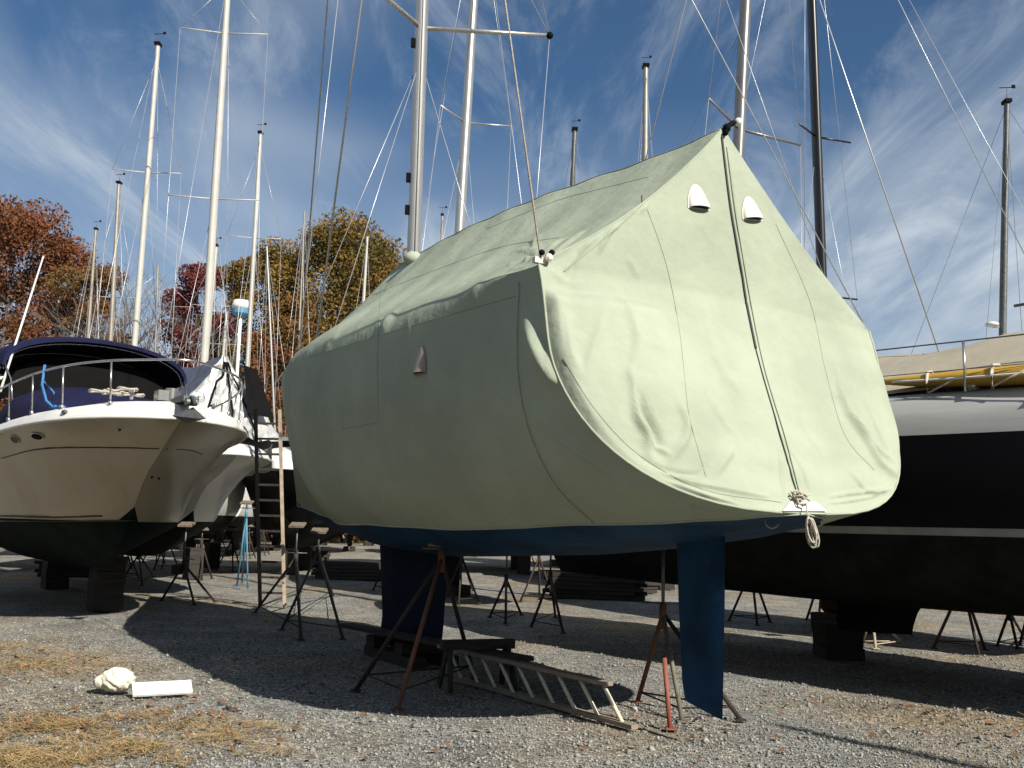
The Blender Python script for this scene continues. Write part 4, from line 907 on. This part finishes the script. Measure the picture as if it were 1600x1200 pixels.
# ------------------------------------------------------------------ motor boats (hard chine, raked flared bow)
def motor_hull(root, Bm, zs0, topm, botm, zwl=1.5, Lm=9.8, ws=None):
    WS = ws or [(0, .10), (.12, .42), (.4, .80), (.8, 1.10), (1.3, 1.32), (2, 1.50), (3, 1.64), (5, 1.75), (10, 1.62)]
    ZKm = [(0, zs0 - .02), (.7, zs0 - .34), (1.45, 2.16), (2.0, 1.62), (2.4, 1.22), (3.2, .86), (4.5, .70), (10, .68)]
    def zk(d): return float(np.interp(d, *zip(*ZKm)))
    def zs(d): return zs0 - .05 * min(d, 3) / 3 - .02 * d
    def wsf(d): return float(np.interp(d, *zip(*WS))) * Bm / 3.5
    def wz(d, z):
        k, s_, w_ = zk(d), zs(d), wsf(d)
        wc = w_ * float(np.interp(d, [0, 1, 2, 3.2, 5, 10], [.05, .18, .42, .66, .86, .93])); zc = k + (s_ - k) * float(np.interp(d, [0, 1, 2, 3.2, 5], [.05, .22, .33, .36, .34]))
        if z <= zc: return wc * max(0, (z - k) / max(zc - k, 1e-4)) ** .9
        q_ = (z - zc) / (s_ - zc); return wc + (w_ - wc) * q_ ** (1.25 - .35 * min(1, max(0, (d - 3) / 3)))
    ds = [0, .03, .08, .15, .25, .4, .6, .8, 1.05, 1.3, 1.6, 1.9, 2.2, 2.5, 2.9, 3.4, 4, 5, 6, 7.5, 9, Lm]
    grids = []
    def part(name, z0, z1, m):
        rings = []
        for d in ds:
            k, s_ = zk(d), zs(d); a = min(max(z0, k), s_); c = min(max(z1, a + .0005), s_ + .0005); zz = [a + (c - a) * i / 15 for i in range(16)]; ww = [wz(d, z) for z in zz]
            rings.append([Vector((-ww[i], -d, zz[i])) for i in range(15, -1, -1)] + [Vector((ww[i], -d, zz[i])) for i in range(16)])
        grids.append(rings); o_ = MB().loft(rings, closed=False).add(rings[-1], [tuple(range(32))]).build(name, m, root, True, ang=50); return o_
    part('bottom', -9, zwl, botm); part('topsides', zwl, 99, topm)
    rings = []
    for d in ds:
        w_, z = wsf(d), zs(d); e = min(.10, w_ * .5); cr = .16 * min(1, w_ / 1.2)
        h_ = [Vector((-w_, -d, z)), Vector((-w_ - .02, -d, z + .03)), Vector((-w_ + e * .35, -d, z + .12)), Vector((-w_ + e, -d, z + .17)), Vector((-w_ * .6, -d, z + .17 + cr * .6)), Vector((0, -d, z + .17 + cr))]
        rings.append(h_ + [Vector((-p.x, p.y, p.z)) for p in h_[-2::-1]])
    rings.insert(0, [Vector((p.x * .3, .03, min(p.z, rings[0][0].z + .12))) for p in rings[0]])
    MB().loft(rings, closed=False).add(rings[0], [tuple(range(11))]).add(rings[-1], [tuple(range(11))]).build('deck', 'deckwhite', root, True, ang=50)
    rr = MB(); rl = [Vector((-wsf(d) - .03, -d, zs(d) + .0)) for d in ds[::-1]] + [Vector((0, .07, zs(0)))] + [Vector((wsf(d) + .03, -d, zs(d))) for d in ds]
    rr.tube(rl, .028, 6, flat=1.0).build('rub_rail', 'white', root, True)
    X4 = xform(root); trees = []
    for rings in grids:
        vs = [X4 @ p for r_ in rings for p in r_]; n, m_ = len(rings), 32
        trees.append(BVHTree.FromPolygons([tuple(p) for p in vs], [tuple(f) for f in gridfaces(n, m_)]))
    def pick(px, py, off=.0):
        best = None
        for t_ in trees:
            h_ = t_.ray_cast(CAM, ray(px, py).normalized())
            if h_[0] is not None and (best is None or h_[3] < best[3]): best = h_
        if not best: return None
        n = best[1] if best[1].dot(CAM - best[0]) > 0 else -best[1]; return best[0] + n * off, n
    return wz, wsf, zs, zk, pick
MRZ = math.atan2(-.59, -.81)
mbt = thing('motor_boat', 'cream motor boat with navy blue canopy and bow rail at the left edge', 'motor boat', (-4.3, 12.5, 0), MRZ)
MX = xform(mbt)
wzm, wsm, zsm, zkm, pickm = motor_hull(mbt, 3.55, 2.86, 'cream', 'green_bottom')
def mseam(name, pts, r, m, off=.004, n=24):
    P = polyline([(a, c, 0) for a, c in pts], n); P = [pickm(p.x, p.y, off) for p in P]; P = [p[0] for p in P if p]
    if len(P) > 2: MB().tube(P, r, 5).build(name, m, mbt, True, world=True)
mseam('knuckle_line', [(2, 716), (60, 702), (140, 699), (262, 701)], .010, 'brownstripe', .002)
mseam('knuckle_line', [(276, 702), (300, 704), (316, 710)], .008, 'stripe', .002)
mseam('boot_stripe', [(0, 806), (80, 808), (160, 806)], .014, 'brownstripe', .004)
mseam('boot_stripe', [(0, 814), (120, 814), (210, 813)], .010, 'brownstripe', .004)
mseam('bow_stripe', [(378, 690), (345, 720), (322, 752), (312, 800), (300, 835)], .022, 'tan', .004)  # tan stripes curving down the bow side
mseam('bow_stripe', [(392, 700), (362, 728), (340, 760), (326, 800), (310, 840)], .016, 'tan', .004)
for px, py, rx, m in ((59, 681, .125, 'dark'), (24, 686, .11, 'brownstripe')):
    h_ = pickm(px, py, .006)
    if h_:
        p, n = h_; up = (Vector((0, 0, 1)) - n * n.z).normalized(); rt = up.cross(n)
        ring = lambda a_, b_, o_: [p + rt * math.cos(t_) * a_ + up * math.sin(t_) * b_ + n * o_ for t_ in [2 * math.pi * j / 20 for j in range(20)]]
        pw = MB().loft([ring(rx * 1.15, .075, 0), ring(rx * 1.12, .072, .012), ring(rx, .058, .012)]).build('porthole', 'steel' if m == 'dark' else 'cream', mbt, world=True)
        gl = MB().loft([ring(rx * .98, .056, .004), ring(rx * .98, .056, .016)]).build('porthole_glass', m, mbt, world=True); gl.parent = pw
h_ = pickm(187, 671, .004)
if h_: MB().ball(h_[0], .022, 8, 5).build('through_hull', 'brownstripe', mbt, True, world=True)
for px, py in ((237, 745), (248, 747)):
    h_ = pickm(px, py, .004)
    if h_: MB().ball(h_[0], .02, 8, 5).build('bow_eye', 'dark', mbt, True, world=True)
# oval fairlead on the white band
MB().ball((1.22, -1.05, zsm(1) + .10), .075, 12, 6, (.5, 1.0, .42)).build('fairlead', 'galv', mbt, True)
# bow rail
def dk(d, side, inset=.10): return Vector((side * (wsm(d) - inset), -d, zsm(d) + .20))
RH = .56
rail = [dk(d, 1) + Vector((.03, 0, RH - .05 * d / 4)) for d in (4.6, 3.6, 2.6, 1.8, 1.1, .6, .3)] + [Vector((.0, .12, 3.06 + RH))] + [dk(d, -1) + Vector((-.03, 0, RH - .05 * d / 4)) for d in (.3, .6, 1.1, 1.8, 2.6, 3.6, 4.6)]
rail = polyline(rail, 56)
MB().tube(rail, .016, 7).build('bow_rail', 'steel', mbt, True)
for side in (1, -1):
    for d in (.5, 1.25, 2.1, 3.1, 4.3):
        a = dk(d, side); MB().tube([a, a + Vector((side * .03, 0, RH - .05 * d / 4))], .013, 7).build('rail_post', 'steel', mbt, True)
        MB().tube([a + Vector((0, 0, -.03)), a + Vector((0, 0, .02))], .03, 8).build('rail_base', 'steel', mbt, True)
# cabin top + navy windshield cover + canopy
rings = []
for d, ww, hh in ((1.9, .6, .10), (2.4, 1.1, .26), (3.2, 1.30, .46), (4.0, 1.38, .62), (4.8, 1.42, .80), (5.3, 1.42, .82)):
    zb = zsm(d) + .22; rings.append([Vector((ww * math.cos(a), -d, zb + hh * max(0, math.sin(a)) ** .6)) for a in [math.pi * j / 16 for j in range(17)]])
MB().loft(rings, closed=False).build('windshield_cover', 'bluecanvas', mbt, True)
rings = []
for d, ww, z0, hh in ((5.25, 1.30, 3.5, .80), (6.0, 1.34, 3.5, .86), (9.2, 1.30, 3.3, .8)):
    rings.append([Vector((ww * math.cos(a), -d, z0 + hh * max(0, math.sin(a)) ** .55)) for a in [math.pi * j / 16 for j in range(17)]])
MB().loft(rings, closed=False).add(rings[0], [tuple(range(17))]).build('cockpit_enclosure', 'dark', mbt, True, ang=30)
def canopy(ds_, name, th):
    rings = []
    for d, ww, z0, hh in ds_:
        o_ = [Vector((ww * math.cos(a), -d, z0 + hh * math.sin(a) ** .8)) for a in [math.pi * j / 18 for j in range(19)]]
        i_ = [Vector((p.x * .97, p.y, p.z - th)) for p in o_[::-1]]; rings.append(o_ + i_)
    return MB().loft(rings).build(name, 'bluecanvas', mbt, True, ang=50)
canopy([(4.75, 1.50, 3.98, .58), (5.0, 1.56, 4.01, .62), (5.8, 1.60, 4.03, .65), (6.8, 1.60, 4.01, .62), (7.8, 1.55, 3.95, .54), (8.1, 1.50, 3.91, .48)], 'canopy', .05)
for d, ww, z0, hh in ((4.9, 1.50, 3.95, .57), (6.4, 1.53, 3.97, .58), (7.9, 1.46, 3.88, .46)):
    MB().tube([Vector((ww * .97 * math.cos(a), -d, z0 + hh * math.sin(a) ** .8 - .03)) for a in [math.pi * j / 18 for j in range(19)]], .014, 6).build('canopy_hoop', 'steel', mbt, True)
for side in (1, -1):
    MB().tube([(side * 1.48, -4.9, 4.02), (side * 1.60, -6.3, 3.15)], .016, 6).build('canopy_leg', 'steel', mbt, True)
    MB().tube([(side * 1.50, -6.4, 4.02), (side * 1.60, -6.3, 3.15)], .016, 6).build('canopy_leg', 'steel', mbt, True)
    MB().tube([(side * 1.47, -4.8, 4.03), (side * 1.40, -4.4, 3.7), (side * 1.38, -4.2, 3.35)], .013, 6).build('canopy_strut', 'steel', mbt, True)
# anchor, windlass, lines
m_ = MB(); m_.box((0, .02, 3.10), (.18, .55, .07)).tube([(-.07, .32, 3.05), (.07, .32, 3.05)], .05, 10); m_.build('bow_roller', 'galv', mbt)
m_ = MB(); m_.tube([(0, -.35, 3.17), (0, .38, 3.11), (0, .52, 3.0)], .022, 8)
fl_ = [Vector((-.22, .28, 2.86)), Vector((0, .60, 2.82)), Vector((.22, .28, 2.86)), Vector((0, .22, 2.78)), Vector((0, .42, 2.98))]
m_.add(fl_, [(0, 1, 4), (1, 2, 4), (2, 3, 4), (3, 0, 4), (1, 0, 3), (2, 1, 3)]); m_.build('anchor', 'galv', mbt, True, ang=30)
m_ = MB(); m_.tube([(-.05, -.7, 3.15), (-.05, -.7, 3.33)], .09, 12).box((.08, -.72, 3.22), (.14, .22, .14)); m_.build('windlass', 'steel', mbt, True, ang=40)
for sx, dd in ((-.42, -.75), (.45, -.8), (-.9, -1.5)):
    m_ = MB(); m_.tube([(sx, dd - .12, 3.25), (sx, dd + .12, 3.25)], .018, 6).tube([(sx, dd - .04, 3.14), (sx, dd - .04, 3.25)], .014, 6).tube([(sx, dd + .04, 3.14), (sx, dd + .04, 3.25)], .014, 6); m_.build('cleat', 'steel', mbt, True)
m_ = MB(); rq = random.Random(5)
for k in range(7):
    cx, cy, rr_ = .55 + rq.uniform(-.25, .25), -1.25 + rq.uniform(-.2, .2), rq.uniform(.07, .15)
    m_.tube([(cx + math.cos(a) * rr_, cy + math.sin(a) * rr_ * .8, 3.24 + .012 * k + .01 * math.sin(3 * a)) for a in [i * .5 for i in range(14)]], .016, 6)
m_.build('coiled_line', 'rope', mbt, True)
m_ = MB(); a = dk(1.75, 1); m_.tube([a + Vector((.03, 0, RH + .06)), a + Vector((.05, .02, RH * .6)), a + Vector((-.02, .05, .12)), a + Vector((-.10, .18, .02)), a + Vector((-.08, .32, .03)), a + Vector((-.22, .3, .03))], .02, 6)
m_.tube([a + Vector((.02, -.02, RH * .7)), a + Vector((-.12, .0, .25)), a + Vector((-.05, .1, .04)), a + Vector((-.2, -.15, .03))], .013, 6); m_.build('blue_line', 'bluerope', mbt, True)
wp0, wp1 = at(15, 566, 15.5), at(68, 400, 16.5)
MB().tube([wp0 - (wp1 - wp0) * .25, wp1], .022, 8, r2=.014).build('outrigger_pole', 'deckwhite', mbt, True, world=True)
for i, (px, py, lab) in enumerate(((163, 940, 'square dark block under the bow of the blue canopied motor boat'), (85, 905, 'dark timber block under the middle of the blue canopied motor boat'))):
    c_ = G_(px, py + 14); t_ = thing('blocking', lab, 'blocking', c_, MRZ)
    for k in range(4 if i == 0 else 3): MB().box((.01 * (k % 2), 0, .11 + k * .22), (.46, .55 - .03 * (k % 2), .215)).build('timber', 'block', t_)
# second motor boat under the silver tarpaulin
mb2 = thing('motor_boat', 'white motor boat wrapped in a silver tarpaulin behind the cream one', 'motor boat', (-5.0, 17.6, 0), MRZ + R(3))
M2X = xform(mb2)
_, ws2, zs2, _, _ = motor_hull(mb2, 3.2, 2.75, 'white', 'dark_bottom', Lm=8.2)
tp_ = thing('boat_cover', 'crinkled silver tarpaulin tent with shade painted slate on one slope over the second motor boat', 'boat cover', mb2.location, mb2.rotation_euler.z)
rt_ = random.Random(9)
def tarp(rows, name, m, jit=.03):
    return MB().loft([[Vector(p) + Vector([rt_.uniform(-jit, jit) for _ in range(3)]) for p in r_] for r_ in rows], closed=False).build(name, m, tp_, False)
NY = 22
roofL, roofR = [], []
for i in range(NY):
    d = .9 + i * .32; zr_ = 4.66 + .05 * math.sin(i * 1.1); w_ = ws2(d) + .05; ze_ = zs2(d) + .35
    roofL.append([(w_ * q_, -d, zr_ + (ze_ - zr_) * q_ - .12 * math.sin(math.pi * q_)) for q_ in [j / 9 for j in range(10)]])
    roofR.append([(-w_ * q_, -d, zr_ + (ze_ - zr_) * q_ - .12 * math.sin(math.pi * q_)) for q_ in [j / 9 for j in range(10)]])
tarp(roofL, 'roof_sheet', 'tarp_shaded', .025); tarp(roofR, 'roof_sheet', 'silver', .03)  # shade on the slate slope is put into the sheet colour
skl = []
for i in range(NY):
    d = .9 + i * .32; skl.append([((ws2(d) + .07) * s__, -d, zs2(d) + .36 - .5 * q_) for s__ in (1,) for q_ in (0, .33, .66, 1)])
tarp(skl, 'side_skirt', 'silver', .03); tarp([[(-a_, b_, c_) for a_, b_, c_ in r_] for r_ in skl], 'side_skirt', 'silver', .03)
fr = []
for i in range(13):
    q_ = i / 12; zz_ = 4.66 + (3.05 - 4.66) * q_; hw = (ws2(.9) + .05) * min(1, q_ * 1.15) + .02
    fr.append([(hw * u_, -.9 + .75 * q_ * (1 - u_ * u_ * .6) , zz_ + .0) for u_ in [-1 + j / 8 for j in range(17)]])
tarp(fr, 'front_sheet', 'silver', .05)
for us in (-.45, .05, .5):
    P = [Vector(fr[i][8 + int(us * 8 * (1 if i > 3 else .6))]) + Vector((0, .05, .02)) for i in range(1, 13)]
    MB().tube(P, .02, 5).build('strap', 'dark', tp_, True)
MB().add([Vector((-.55, -.60, 4.45)), Vector((-.25, -.55, 4.5)), Vector((-.25, -.25, 3.55)), Vector((-.85, -.35, 3.5))], [(0, 1, 2, 3)]).build('dark_gap_sheet', 'dark', tp_)  # black sheet painted in for the darkness of a gap in the tarp
for i, (px, py) in enumerate(((300, 905), (330, 888))):
    c_ = G_(px, py); t_ = thing('blocking', ['dark timber blocks under the silver wrapped motor boat, nearer stack', 'dark timber blocks under the silver wrapped motor boat, farther stack'][i], 'blocking', c_, MRZ)
    for k in range(4): MB().box((0, 0, .1 + k * .2), (.36, .5, .195)).build('timber', 'block', t_)
# third and fourth motor boats: white tops showing behind the navy canopy
def mboat_far(lab, x, y, rz, Bm, cabz, radar=None, top='white'):
    t_ = thing('motor_boat', lab, 'motor boat', (x, y, 0), rz); _, w_, z_, _, _ = motor_hull(t_, Bm, 2.9, top, 'dark_bottom', Lm=9)
    rings = []
    for d, ww, hh in ((2.0, .5, .05), (3.2, 1.2, .5), (4.2, 1.25, .9), (7.5, 1.25, .95)):
        zb = z_(d) + .2; rings.append([Vector((ww * math.cos(a), -d, zb + hh * max(0, math.sin(a)) ** .35)) for a in [math.pi * j / 12 for j in range(13)]])
    MB().loft(rings, closed=False).add(rings[-1], [tuple(range(13))]).build('cabin', 'deckwhite', t_, True, ang=40)
    MB().box((0, -5.6, cabz), (2.5, 3.0, .12)).build('hard_top', 'deckwhite', t_)
    for sx in (-1, 1):
        for yy_ in (-4.4, -6.8): MB().tube([(sx * 1.1, yy_, 3.6), (sx * 1.05, yy_, cabz)], .03, 6).build('top_post', 'deckwhite', t_, True)
    MB().loft([[Vector((1.26 * math.cos(a), -3.7 - .5 * k_, 3.45 + .5 * k_ + .1 * math.sin(a))) for a in [.5 + 2.14 * j / 8 for j in range(9)]] for k_ in (0, 1)], closed=False).build('windscreen', 'dark', t_)
    for s_ in (-1.6, 0): MB().box((0, -3.5 + s_ * 2, .35), (.4, .5, .7)).build('keel_prop', 'block', t_)
    return t_
mboat_far('white motor boat with a hard top showing just above the navy canopy', -13.2, 24.5, MRZ + .1, 3.4, 5.55)
mboat_far('white motor boat at the left edge behind the navy canopied one', -13.4, 18.2, MRZ + .05, 3.2, 4.15)
rdm = mboat_far('white motor boat in the rows behind carrying a radar dome on a pole', -12.6, 45.5, MRZ + .4, 3.4, 5.4)
pb0, pb1 = at(372, 575, 44.5), at(376, 492, 44.5)
MB().tube([Vector((pb0.x, pb0.y, 3.2)), pb1], .08, 8).build('radar_pole', 'deckwhite', rdm, True, world=True)
MB().loft([[pb1 + Vector((math.cos(a) * r_, math.sin(a) * r_, z_)) for a in [2 * math.pi * j / 16 for j in range(16)]] for r_, z_ in ((.28, -.05), (.40, .05), (.42, .28))]).build('radar_base', 'bluepaint', rdm, True, world=True, ang=40)
MB().loft([[pb1 + Vector((math.cos(a) * r_, math.sin(a) * r_, z_)) for a in [2 * math.pi * j / 16 for j in range(16)]] for r_, z_ in ((.42, .28), (.44, .45), (.36, .68), (.05, .74))]).build('radar_dome', 'deckwhite', rdm, True, world=True)

# ------------------------------------------------------------------ trees
def leaves(name, blobs, n, size, m, parent, seed, flat=.8):
    r = np.random.default_rng(seed); vol = np.array([b_[3] ** 2 for b_ in blobs]); cnt = (n * 2.3 * vol / vol.sum()).astype(int); P = []
    for (x, y, z, rad), c_ in zip(blobs, cnt):
        d = r.normal(size=(c_, 3)); d /= np.linalg.norm(d, axis=1, keepdims=True); rr_ = rad * r.random(c_) ** .40
        q_ = d * rr_[:, None]; q_[:, 2] *= flat
        k = np.sin(q_[:, 0] * 2.9 + seed + x) * np.sin(q_[:, 1] * 2.6 + x) + np.sin(q_[:, 2] * 3.3 + y + q_[:, 0] * 1.5) * .7 > -.85
        P.append((q_ + np.array([x, y, z]))[k])
    P = np.concatenate(P); n_ = len(P); a = r.normal(size=(n_, 3)); a /= np.linalg.norm(a, axis=1, keepdims=True); b_ = np.cross(a, r.normal(size=(n_, 3))); b_ /= np.linalg.norm(b_, axis=1, keepdims=True)
    s_ = size * r.uniform(.5, 1.3, (n_, 1)); V = np.stack([P - a * s_, P - b_ * s_ * .55, P + a * s_, P + b_ * s_ * .55], 1)
    return fastmesh(name, V.reshape(-1, 3), np.arange(n_ * 4).reshape(n_, 4), m, parent)
def branch(mb, p, d, ln, r, depth, rn_, up=.25):
    pts = [p]; q_ = p.copy(); dd = d.copy(); k = 4
    for i in range(k):
        dd = (dd + Vector((rn_.uniform(-.2, .2), rn_.uniform(-.2, .2), rn_.uniform(-.1, .2) * up * 2))).normalized(); q_ = q_ + dd * ln / k; pts.append(q_.copy())
    mb.tube(pts, r, 5 if depth > 1 else 3, r2=r * .45)
    if depth > 0:
        for i in range(rn_.choice((3, 4)) if depth > 1 else 4):
            t_ = rn_.uniform(.35, 1); s_ = pts[min(k, int(t_ * k))]; a = rn_.uniform(0, 6.28); sp_ = rn_.uniform(.5, .95)
            nd = (dd + Vector((math.cos(a) * sp_, math.sin(a) * sp_, rn_.uniform(-.1, .3)))).normalized(); branch(mb, s_, nd, ln * rn_.uniform(.55, .75), r * .5, depth - 1, rn_, up)
def tree(lab, px, top, Y, rad, m, n, seed, bark='bark', name='oak_tree', low=.25, nb=16, size=.125, squash=1.0, group=None):
    tp = at(px, top, Y); H = tp.z; t_ = thing(name, lab, 'tree', (tp.x, tp.y, 0), 0, group); rn_ = random.Random(seed)
    mb = MB(); mb.tube([(0, 0, -.1), (.1, 0, H * .25), (-.1, .1, H * .5), (.1, 0, H * .8)], .030 * H * .6, 9, r2=.07)
    blobs = []
    for i in range(nb):
        q_ = (i + .5) / nb; zz_ = H * (low + (1 - low) * q_); wmax = rad * math.sin(math.pi * (.18 + .74 * q_)) ** .8 * squash
        a = i * 2.4 + rn_.uniform(-.4, .4); rr_ = wmax * rn_.uniform(.25, .85); br = rad * rn_.uniform(.30, .48)
        c_ = Vector((math.cos(a) * rr_, math.sin(a) * rr_, min(zz_, H - br * .75))); blobs.append((*c_, br))
        s_ = Vector((0, 0, max(H * .15, c_.z - rn_.uniform(.8, 2.5)))); mb.tube([s_, s_.lerp(c_, .5) + Vector((0, 0, -.2)), c_], .045 * rad * .6, 5, r2=.03)
    blobs.append((rn_.uniform(-.5, .5), 0, H - rad * .42, rad * .42)); 
    trk = mb.build('trunk', bark, t_, True)
    leaves('crown', blobs, n, size, m, t_, seed)
    return t_
def bare(lab, px, top, Y, seed, bark='barkgrey', leafm=None, group=None):
    tp = at(px, top, Y); t_ = thing('bare_tree', lab, 'tree', (tp.x, tp.y, 0), 0, group); rn_ = random.Random(seed); H = tp.z
    mb = MB(); mb.tube([(0, 0, -.1), (.1, 0, H * .4)], .16, 7, r2=.11); mb.build('trunk', bark, t_, True)
    mb = MB()
    for i in range(5):
        a = i * 1.3 + rn_.random(); branch(mb, Vector((.1, 0, H * .18 + i * H * .05)), Vector((math.cos(a) * .45, math.sin(a) * .45, 1)).normalized(), H * .42, .075, 3, rn_)
    mb.build('branches', bark, t_, True)
    if leafm: leaves('crown', [(rn_.uniform(-1.5, 1.5), rn_.uniform(-1.5, 1.5), H * q_, 1.6) for q_ in (.35, .5, .65, .8)], 900, .10, leafm, t_, seed)
    return t_
tree('big russet oak filling the left edge behind the boats', 28, 312, 62, 5.0, 'red_leaf', 15000, 1, low=.22, nb=22)
tree('lower russet oak just right of the biggest russet one', 98, 366, 64, 4.0, 'red_leaf', 9000, 2, nb=17)
tree('rust brown tree with a ragged edge, rightmost of the russet group', 142, 412, 60, 3.0, 'orange_leaf', 5500, 3, nb=14)
tree('russet tree cut by the left edge of the photograph, behind the big oak', -25, 385, 70, 5.0, 'red_leaf', 8000, 15, nb=14)
tree('small crimson maple between the thick white mast and the bare trees', 312, 408, 60, 2.6, 'crimson_leaf', 4500, 4, name='maple_tree', nb=12)
tree('narrow reddish tree low among the bare ones', 288, 450, 66, 2.6, 'crimson_leaf', 2600, 16, nb=10)
tree('olive gold tree just right of the thick white mast', 372, 402, 63, 3.0, 'gold_leaf', 6500, 5, nb=14)
tree('olive gold oak left of the tallest golden one', 438, 376, 66, 4.4, 'gold_leaf', 11000, 6, nb=16)
tree('tallest golden oak, its crown broad above the cover line', 530, 338, 62, 5.7, 'gold_leaf', 19000, 7, nb=24, low=.24)
tree('orange gold oak sloping down to the covered boat on the right', 598, 380, 64, 4.3, 'orange_leaf', 11000, 8, nb=16)
tree('low orange tree in front of the golden oaks', 455, 462, 57, 3.4, 'orange_leaf', 7000, 9, nb=14)
tree('low reddish orange tree close behind the silver tarpaulin', 420, 520, 54, 2.6, 'red_leaf', 3600, 17, nb=10)
tree('olive tree hidden mostly by the ridge of the green cover', 660, 455, 66, 3.6, 'gold_leaf', 4000, 18, nb=12)
for i, (px, tp, Y, sd, lm, lb) in enumerate([(205, 418, 62, 21, None, 'left of the tall white mast'), (238, 408, 60, 22, None, 'just right of the tall white mast'), (268, 425, 63, 23, 'red_leaf', 'next to the crimson maple'),
                                          (180, 440, 66, 24, 'orange_leaf', 'beside the russet trees'), (322, 470, 58, 25, None, 'behind the thick white mast'), (150, 385, 68, 26, None, 'poking above the rust brown tree')]):
    bare('bare grey tree with fine twigs, ' + lb, px, tp, Y, sd, leafm=lm)
# undergrowth in front of the wood
r_ = np.random.default_rng(5); n = 26000
x = r_.uniform(-48, 60, n); y = r_.uniform(68, 80, n); top_ = np.where(x < -5, 9.5, 6.0) * (.6 + .4 * nz(x, y, .5, 3)); z = top_ * r_.random(n) ** .8
a = np.stack([r_.normal(0, .35, n), r_.normal(0, .35, n), np.ones(n)], 1) * r_.uniform(.3, 1.1, (n, 1)); b_ = np.stack([r_.normal(size=n), r_.normal(size=n), r_.normal(0, .3, n)], 1) * .06
P = np.stack([x, y, z], 1); V = np.stack([P - a, P - b_ * 1.5, P + a, P + b_ * 1.5], 1)
o = fastmesh('undergrowth', V.reshape(-1, 3), np.arange(n * 4).reshape(n, 4), 'brush'); o['kind'] = 'stuff'; tag(o, 'dense brown twiggy undergrowth along the edge of the wood', 'undergrowth')
n = 22000; x = r_.uniform(-48, 60, n); y = r_.uniform(69, 79, n); z = np.where(x < -5, 9, 5) * r_.random(n); P = np.stack([x, y, z], 1)
a = r_.normal(size=(n, 3)) * .17; b_ = r_.normal(size=(n, 3)) * .12; V = np.stack([P - a, P - b_, P + a, P + b_], 1)
o = fastmesh('undergrowth_leaves', V.reshape(-1, 3), np.arange(n * 4).reshape(n, 4), 'orange_leaf'); o['kind'] = 'stuff'; tag(o, 'dull orange leaves of the bushes below the trees', 'bushes')

# ------------------------------------------------------------------ rest of the yard; unseen dark-hulled boats added to cut sky fill
def up_at(x, y): return lambda z: Vector((x, y, z))
for lab, x, y, rz, top, zt in (('unseen dark hulled sailboat added at the left to block sky light', -7.5, 6.9, MRZ, 'navy', 14),
                               ('unseen dark hulled sailboat added at the rear left to block sky light', -12.5, 1.0, MRZ, 'navy', 13),
                               ('sailboat behind the photographer whose mast shadow crosses the gravel on the right', 11.4, -2.5, R(33), 'navy', 9.9),
                               ('unseen dark hulled sailboat added at the rear middle to block sky light', -3.5, -8.5, R(33), 'navy', 13)):
    bg_sail(lab, None, None, 0, .085, 'alu', rz, ztop=zt, top=top, fnm=up_at(x, y), vane=False, r_w=.006)

RB_ = math.pi + R(4)
mboat_far('black hulled motor boat seen far back under the middle of the green covered boat', -2.5, 29.5, RB_, 3.2, 4.0, top='navy')
mboat_far('black hulled motor boat seen far back between the tan ladder and the blue keel', -6.1, 25.0, RB_, 3.2, 4.0, top='navy')
mboat_far('black hulled motor boat seen far back beside the blue rudder', .8, 29.0, RB_, 3.2, 3.9, top='navy')
mboat_far('white hulled motor boat far back under the black hulled sailboat', 8.4, 25.5, RB_, 3.2, 4.0)
mboat_far('white hulled motor boat far back at the right edge of the yard', 16.5, 27.0, RB_, 3.2, 4.0)
mboat_far('black hulled motor boat in the far row below the bare trees', -16.2, 33.0, RB_, 3.2, 4.2, top='navy')
# odds and ends stored under the boats
for lab, px, py, sx, sy, n_, rz in (('low pile of dark planks on the gravel behind the blue keel', 560, 905, 2.4, .7, 5, .2), ('low pile of dark planks behind the jack stands right of the keel', 930, 935, 2.2, .8, 6, -.2),
                                ('stack of dark pallets in the shade left of the rudder', 985, 925, 1.2, 1.1, 5, .3), ('stack of dark pallets behind the tan ladder', 480, 888, 1.3, 1.1, 6, .1),
                                ('pile of old timbers in the shade under the cream motor boat', 120, 900, 1.8, .6, 4, .5)):
    c_ = G_(px, py); t_ = thing('timber_pile', lab, 'timber', c_, rz); q3 = random.Random(px)
    for k in range(n_):
        for j in range(4): MB().box((q3.uniform(-.1, .1), (j - 1.5) * sy / 4 + q3.uniform(-.03, .03), .05 + k * .095), (sx * q3.uniform(.85, 1.05), sy / 5, .085), rz=q3.uniform(-.04, .04)).build('plank', 'block', t_)

mboat_far('black hulled motor boat added to shade gravel behind the bow of the black hulled sailboat', 4.5, 22.8, RB_, 3.2, 4.0, top='navy')  # boat added as a shadow caster for the gravel behind

# unseen ring of leaf quads added round the yard to block low sky fill
r_ = np.random.default_rng(8); n = 15000
an = r_.uniform(math.radians(135), math.radians(405), n); rd_ = r_.uniform(46, 58, n); x = np.cos(an) * rd_; y = np.sin(an) * rd_ + 6; z = r_.random(n) * (15 + 4 * np.sin(an * 9))
P = np.stack([x, y, z], 1); a = r_.normal(size=(n, 3)); a /= np.linalg.norm(a, axis=1, keepdims=True); b_ = np.cross(a, r_.normal(size=(n, 3))); b_ /= np.linalg.norm(b_, axis=1, keepdims=True)
sz = r_.uniform(.4, .9, (n, 1)); V = np.stack([P - a * sz, P - b_ * sz * .7, P + a * sz, P + b_ * sz * .7], 1); keep = ~((y > 6) & (np.abs(x) < y * .62))
V = V[keep]; n = len(V)
o = fastmesh('woodland_sky_screen', V.reshape(-1, 3), np.arange(n * 4).reshape(n, 4), 'orange_leaf'); o['kind'] = 'stuff'; tag(o, 'unseen ring of autumn leaves added around the yard to block low sky light', 'woodland_sky_screen')
